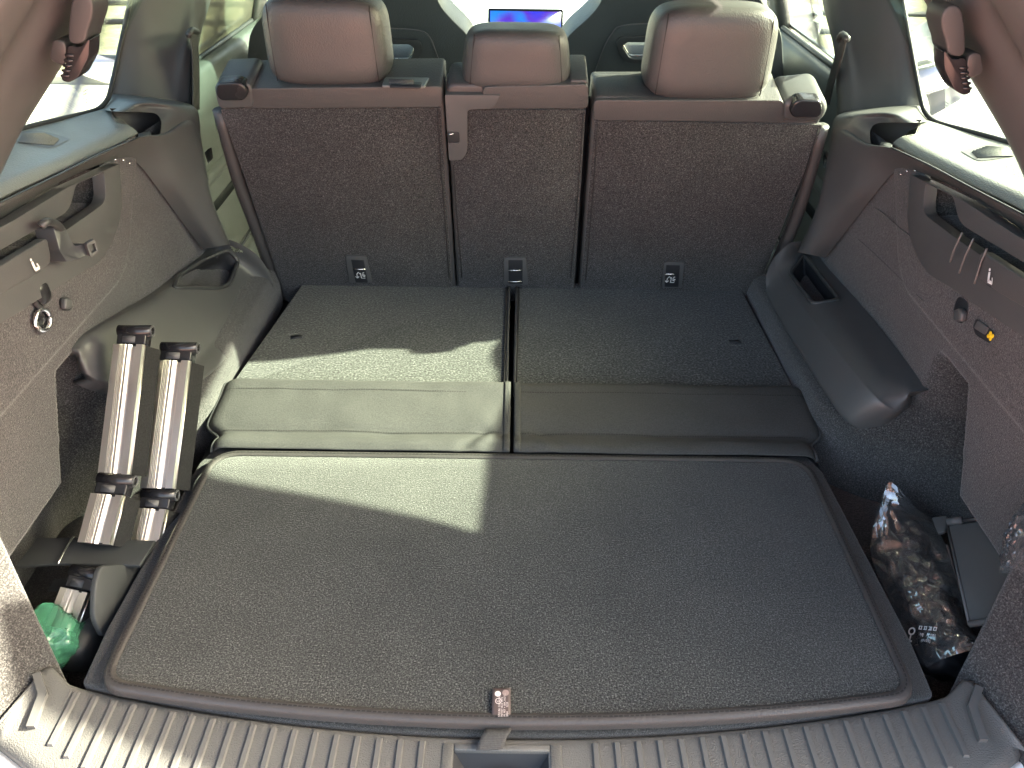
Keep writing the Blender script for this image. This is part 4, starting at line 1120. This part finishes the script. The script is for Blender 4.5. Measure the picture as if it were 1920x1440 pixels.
# bumper edge below the sill
bmp = tag(grid('rear_bumper', [[(x, yend(x) - .028, ZS - .014) for x in np.linspace(-.70, .70, 29)], [(x, yend(x) - .045, ZS - .016) for x in np.linspace(-.70, .70, 29)], [(x, yend(x) - .16, ZS - .05) for x in np.linspace(-.75, .75, 29)], [(x, yend(x) - .20, ZS - .20) for x in np.linspace(-.78, .78, 29)], [(x, yend(x) - .18, ZS - .55) for x in np.linspace(-.78, .78, 29)]], M['white_paint'], None, 1, 4), 'painted rear bumper edge below the ribbed sill', 'bumper')

# ---------------------------------------------------------------- things in the side pockets
# segmented aluminium strips
def strip(label, segs, X0, tops):
    t = thing('aluminium_strip', label, 'aluminium strip', aX(segs[-1][1][0], segs[-1][1][1], X0[-1]) + Vector((0, 0, -.02)), 'segmented aluminium strips')
    for (TLp, BLp, TRp), (xt, xb) in zip(segs, zip(X0[:-1], X0[1:])):
        TL, BL = aX(*TLp, xt), aX(*BLp, xb)
        d = (BL - TL); n = Vector((1, 0, 0)).cross(d).normalized()
        if n.z < 0: n = -n
        TR = aP(*TRp, TL, n)
        wv = TR - TL; wv -= d.normalized() * wv.dot(d.normalized()); Wd = wv.length; wv.normalize()
        hgt = .026
        prof = [(0, -hgt), (0, -.004), (.03, 0), (.20, 0)]
        for k in range(5): a = .24 + k * .045; prof += [(a, 0), (a + .012, .0012), (a + .024, 0)]
        prof += [(.52, 0), (.62, -.006), (.70, -.006), (.78, .0015), (.97, .0015), (1.0, -.003), (1.0, -.008)]
        body_pts = [[p0 + wv * (a * Wd) + n * b for a, b in prof] for p0 in (TL, BL)]
        grid('profile', body_pts, M['alu'], t, 1, 1, smooth=False)
        # black mesh flank
        A = [TL + wv * Wd + n * -.008, BL + wv * Wd + n * -.008, BL + wv * (Wd * 1.0 + .012) + n * -.034, TL + wv * (Wd * 1.0 + .012) + n * -.034]
        slab('mesh_flank', A, -wv * .003, M['mesh_side'], t, .0008)
        tube('flank_edge', [TL + wv * Wd + n * -.006, BL + wv * Wd + n * -.006], .0012, M['alu'], t, 6)
        slab('end_plate', [p0 for p0 in [BL + wv * (Wd * .02) + n * -.003, BL + wv * (Wd * .98) + n * -.006, BL + wv * (Wd * .98) + n * -.025, BL + wv * (Wd * .02) + n * -.025]], -d.normalized() * .002, M['dark'], t, 0)
        slab('end_plate', [p0 for p0 in [TL + wv * (Wd * .02) + n * -.003, TL + wv * (Wd * .98) + n * -.006, TL + wv * (Wd * .98) + n * -.025, TL + wv * (Wd * .02) + n * -.025]], d.normalized() * .002, M['dark'], t, 0)
        # hinge block at the upper end
        u = -d.normalized()
        h0 = TL + wv * (Wd * .04) + u * .001 + n * -.005
        q = [h0, h0 + wv * (Wd * .95), h0 + wv * (Wd * .95) + u * .022, h0 + u * .024]
        hb = slab('hinge_block', rounded(q, .004), -n * .022, M['gloss_black'], t, .003)
        tube('hinge_barrel', [h0 + u * .024 + n * -.006, h0 + u * .024 + n * -.006 + wv * (Wd * 1.08)], .0095, M['gloss_black'], hb, 14)
        ce = h0 + u * .024 + n * -.006 + wv * (Wd * 1.09)
        s2 = wv.orthogonal().normalized(); s3 = wv.cross(s2)
        tube('hinge_ring', [ce + (s2 * math.cos(a) + s3 * math.sin(a)) * .0075 for a in np.linspace(0, 2 * math.pi, 18, endpoint=False)], .0018, M['plastic'], hb, 6, 1, True)
        slab('hinge_window', rounded([h0 + wv * (Wd * .2) + u * .003 + n * .0006, h0 + wv * (Wd * .62) + u * .003 + n * .0006, h0 + wv * (Wd * .62) + u * .014 + n * .0006, h0 + wv * (Wd * .2) + u * .014 + n * .0006], .002), -n * .001, M['pillar'], hb, 0)
    return t
strip('taller articulated aluminium profile strip with black hinges, leaning against the wheel arch',
      [((211, 645), (181, 889), (268, 656)), ((168, 924), (143, 1016), (229, 937)), ((112, 1100), (84, 1172), (168, 1108))], [-.635, -.635, -.64, -.65], None)
strip('shorter articulated aluminium profile strip with black hinges, standing nearer the carpet mat',
      [((292, 675), (260, 915), (354, 684)), ((253, 952), (238, 1018), (312, 958))], [-.588, -.588, -.59], None)

# elastic strap across the pocket and a black divider flap
stp = thing('retaining_strap', 'wide flat black strap stretched across the side pocket over the aluminium strips', 'strap', aZ(160, 1040, -.01))
q = [aZ(70, 1008, .002), aZ(140, 1008, .002), aZ(292, 1013, -.004), aZ(262, 1060, -.004), aZ(110, 1056, .002), aZ(28, 1062, .002)]
slab('band', q, (0, 0, -.006), M['strap'], stp, .0015)
tube('end_clip', [aZ(140, 1007, .005), aZ(134, 1012, .0065), aZ(112, 1050, .0065), aZ(110, 1057, .004)], .0018, M['steel'], stp, 8, 3)
q = [aZ(100, 1085, -.03), aZ(180, 1080, -.03), aZ(172, 1108, -.03), aZ(88, 1108, -.03)]
slab('inner_band', q, (0, 0, -.004), M['strap'], stp, .001)
fl = tag(slab('divider_flap', rounded([aX(178, 1060, -.585), aX(262, 1056, -.562), aX(225, 1140, -.562), aX(186, 1200, -.572), aX(166, 1160, -.582), aX(168, 1100, -.585)], .012, 4), (.008, 0, 0), M['strap'], None, .002), 'black plastic divider flap hanging below the strap in the side pocket', 'flap')

def crumple(name, c, a, mat, parent, amp=.35, freq=3.0, seed=0, sub=4, squash=None):
    bm = bmesh.new()
    bmesh.ops.create_icosphere(bm, subdivisions=sub, radius=1)
    for v in bm.verts:
        p = v.co.normalized()
        q = p * freq + Vector((seed, seed * 2.3, -seed))
        n1 = mnoise.noise(q); n2 = 1 - abs(mnoise.noise(q * 2.1)) * 2; n3 = 1 - abs(mnoise.noise(q * 4.7)) * 2
        r = 1 + amp * (n1 * .6 + n2 * .35 + n3 * .14)
        v.co = Vector(c) + Vector((p.x * a[0], p.y * a[1], p.z * a[2])) * r
    me = bpy.data.meshes.new(name); bm.to_mesh(me); bm.free()
    return new_obj(name, me, mat, parent)
gc = aZ(88, 1200, -.045)
gb = tag(crumple('green_bag', gc, (.045, .040, .042), M['green'], None, .30, 2.1, 4, 5), 'crumpled translucent green plastic bag tucked in the corner of the pocket', 'plastic bag')
bb = tag(superq('black_case', aZ(150, 1190, -.07), (.035, .05, .03), (.5, .5), M['strap'], None, None, 24, 16), 'small black padded case lying beside the green bag', 'case')

# clear bags, their contents and the black folding stand on the other side
def sheet_bag(name, rows, label, seed, amp=.008, group=None):
    """film bag from rows of 3D control points, crumpled"""
    rows = [cr([Vector(p) for p in r], 10) for r in rows]
    cols = [cr([r[j] for r in rows], 10) for j in range(len(rows[0]))]
    rows = [[c[i] for c in cols] for i in range(len(cols[0]))]
    out = []
    nrm = (rows[-1][0] - rows[0][0]).cross(rows[0][-1] - rows[0][0]).normalized()
    for i, r in enumerate(rows):
        o = []
        for j, p in enumerate(r):
            q = p * 22 + Vector((seed, 0, seed))
            f1 = 1 - 2 * abs(mnoise.noise(q)); f2 = 1 - 2 * abs(mnoise.noise(q * 2.3 + Vector((3, 1, 4)))); f3 = 1 - 2 * abs(mnoise.noise(q * 5.1))
            edge = min(1, min(j, len(r) - 1 - j) / 5) * min(1, (min(i, len(rows) - 1 - i) + 1) / 5)
            o.append(p + nrm * (amp * (f1 * .7 + f2 * .55 + f3 * .35)) * (.25 + .75 * edge))
        out.append(o)
    return out
bag = thing('clear_plastic_bag', 'clear glossy plastic bag with pointed top holding black parts, beside the carpet mat', 'plastic bag', aZ(1720, 1200, -.10), 'clear plastic bags')
Rr = [[aX(1655, 925, .625), aX(1662, 912, .63), aX(1690, 935, .65)],
      [aX(1636, 990, .60), aX(1672, 985, .63), aX(1745, 978, .70)],
      [aX(1633, 1045, .585), aX(1690, 1050, .62), aX(1775, 1030, .69)],
      [aX(1662, 1115, .582), aX(1730, 1110, .62), aX(1800, 1100, .67)],
      [aX(1690, 1180, .575), aX(1755, 1170, .61), aX(1820, 1180, .65)],
      [aX(1738, 1252, .575), aX(1790, 1230, .60), aX(1850, 1215, .635)]]
front = sheet_bag('f', Rr, '', 2, .013)
ff = grid('front_film', front, M['film'], bag, 1, 1)
fbv = BVHTree.FromPolygons([v.co.copy() for v in ff.data.vertices], [tuple(p.vertices) for p in ff.data.polygons])
back = sheet_bag('b', [[p + Vector((.012, .012, -.022 * (1 if 0 < i < 5 else .2))) for p in r] for i, r in enumerate(Rr)], '', 9, .008)
grid('rear_film', back, M['film'], bag, 1, 1)
# printed marks on the film
c = aX(1760, 1172, .583) + Vector((-.004, -.006, .008))
u = (aX(1790, 1172, .60) - aX(1740, 1168, .585)).normalized(); v = (aX(1752, 1150, .59) - aX(1760, 1190, .583)).normalized()
h_ = fbv.ray_cast(O, ray(1722, 1180).normalized())[0]
c = (h_ if h_ else aX(1722, 1180, .58)) + (O - aX(1722, 1180, .58)).normalized() * .010
pr = []
for k in range(4): pr += rect(k * .008, .000, k * .008 + .0055, .0012) + rect(k * .008, .0045, k * .008 + .0055, .0055) + rect(k * .008 + .001 * (k % 3), .0, k * .008 + .0014 + .001 * (k % 3), .0055) + rect(k * .008 + .004, .0, k * .008 + .0052, .0055)
decal('bag_print', c, u, v, pr, M['white_print'], bag, 0)
text('bag_print', 'MJ   H 080', c - v * .010, u, v, .006, M['white_print'], bag, 0)
text('bag_print', '(0103)', c - v * .019, u, v, .006, M['white_print'], bag, 0)
decal('bag_mark', c + u * -.012 + v * -.004, u, v, ringpoly(.0035, .006) + rect(-.0012, -.014, .0012, -.006) + rect(-.004, -.016, .004, -.0135), M['white_print'], bag, 0)
cont = thing('packed_tool_pouch', 'dark pouch and coiled parts packed inside the clear plastic bag', 'pouch', aX(1700, 1150, .63))
superq('pouch', aX(1695, 1040, .66), (.030, .045, .055), (.5, .5), M['dark'], cont, lambda x, y, z: (x, y + .25 * z, z), 24, 16)
crumple('coil', aX(1730, 1140, .65), (.05, .05, .035), M['gloss_black'], cont, .3, 2.2, 11, 4)
crumple('parts_roll', aX(1765, 1220, .63), (.045, .04, .03), M['dark'], cont, .25, 2.5, 17, 4)
bag2 = thing('clear_plastic_bag', 'clear crumpled plastic bag on the far side of the black folding stand', 'plastic bag', aX(1920, 1010, .68), 'clear plastic bags')
crumple('film', aX(1932, 1010, .675), (.022, .03, .062), M['film'], bag2, .3, 2.8, 6, 5)
crumple('contents', aX(1940, 1015, .69), (.012, .02, .04), M['dark'], bag2, .3, 2.8, 2, 4)

stn = thing('folding_stand', 'flat black folding stand with hinge clips leaning between the clear bags', 'stand', aX(1850, 1175, .64))
TL, TR, BR, BL = aX(1776, 982, .672), aX(1903, 966, .735), aX(1905, 1160, .675), aX(1818, 1172, .627)
nn = (TR - TL).cross(BL - TL).normalized()
if nn.dot(O - TL) < 0: nn = -nn
BR = aP(1910, 1158, TL, nn); BL = aP(1818, 1172, TL, nn); TR = aP(1903, 966, TL, nn)
slab('panel', rounded([TL, TR, BR, BL], .004), -nn * .010, M['gloss_black'], stn, .002)
inset = [p + nn * .0012 + ((TL + TR + BR + BL) / 4 - p) * .06 for p in (TL, TR, BR, BL)]
slab('face', inset, -nn * .001, M['plastic'], stn, .0004)
tube('rim', [TL + nn * .001, BL + nn * .001], .0022, M['pillar'], stn, 8)
tube('lower_bar', [BL + nn * .002, BL + (BR - BL) * .95 + nn * .002], .0045, M['pillar'], stn, 8)
ed = (TR - TL)
for a, b in ((.02, .25), (.70, .92)):
    tube('hinge_clip', [TL + ed * a + nn * .004, TL + ed * b + nn * .004], .006, M['pillar'], stn, 10)
tube('hinge_rod', [TL + ed * .02 + nn * .002, TL + ed * .98 + nn * .002], .004, M['gloss_black'], stn, 10)
slab('side_tab', rounded([aP(1746, 970, TL - nn * .012, nn), aP(1776, 966, TL - nn * .012, nn), aP(1772, 995, TL - nn * .012, nn), aP(1758, 1000, TL - nn * .012, nn)], .004), -nn * .006, M['plastic'], stn, .002)
cs = tag(slab('cardboard_sleeve', [aP(1773, 1020, TL - nn * .012, nn), aP(1778, 1022, TL - nn * .012, nn), aP(1808, 1140, TL - nn * .012, nn), aP(1800, 1110, TL - nn * .012, nn)], -nn * .01, M['tag'], None, .0005), 'thin brown card edge tucked behind the black folding stand', 'card')

# ---------------------------------------------------------------- car parked alongside, a wing showing through the quarter window
pc = thing('parked_car', 'white car parked alongside, its rounded end showing through the quarter window', 'car', (2.98, 1.9, GZ))
rows = []
for y, hw, z0, z1 in ((4.05, .45, -.45, -.35), (4.0, .66, -.55, -.16), (3.8, .80, -.57, .02), (3.3, .86, -.58, .18), (2.6, .87, -.58, .24), (1.6, .88, -.58, .26), (.6, .88, -.58, .26), (.0, .84, -.57, .22), (-.25, .66, -.5, .05), (-.3, .4, -.4, -.1)):
    rows.append([(2.98 - hw, y, z0), (2.98 - hw * 1.03, y, (z0 + z1) / 2), (2.98 - hw * .97, y, z1 - .05), (2.98 - hw * .75, y, z1), (2.98, y, z1 + .03), (2.98 + hw * .75, y, z1), (2.98 + hw * .97, y, z1 - .05), (2.98 + hw * 1.03, y, (z0 + z1) / 2), (2.98 + hw, y, z0)])
grid('body', rows, M['white_paint'], pc, 4, 4)
crow = []
for y, hw, z1 in ((2.9, .68, .22), (2.2, .60, .62), (1.6, .58, .68), (.8, .58, .64), (.2, .66, .24)):
    crow.append([(2.98 - .74, y, .22), (2.98 - hw, y, z1 - .06), (2.98 - hw * .7, y, z1), (2.98 + hw * .7, y, z1), (2.98 + hw, y, z1 - .06), (2.98 + .74, y, .22)])
grid('cabin', crow, M['gloss_black'], pc, 4, 4)
for x in (2.14, 3.82):
    for y in (.55, 3.25):
        wpts = [(x, y + .30 * math.cos(a), GZ + .32 + .30 * math.sin(a)) for a in np.linspace(0, 2 * math.pi, 28, endpoint=False)]
        wh = tube('tyre', wpts, .085, M['rubber'], pc, 10, 1, True)
        slab('rim', [Vector(p) * 1 + Vector((-.03 if x < 3 else .03, 0, 0)) + (Vector((x, y, GZ + .32)) - Vector(p)) * .3 for p in wpts], (.02 if x < 3 else -.02, 0, 0), M['alu'], wh, .004)

for ch in pc.children: ch.location = ch.location + Vector((0, .85, 0))
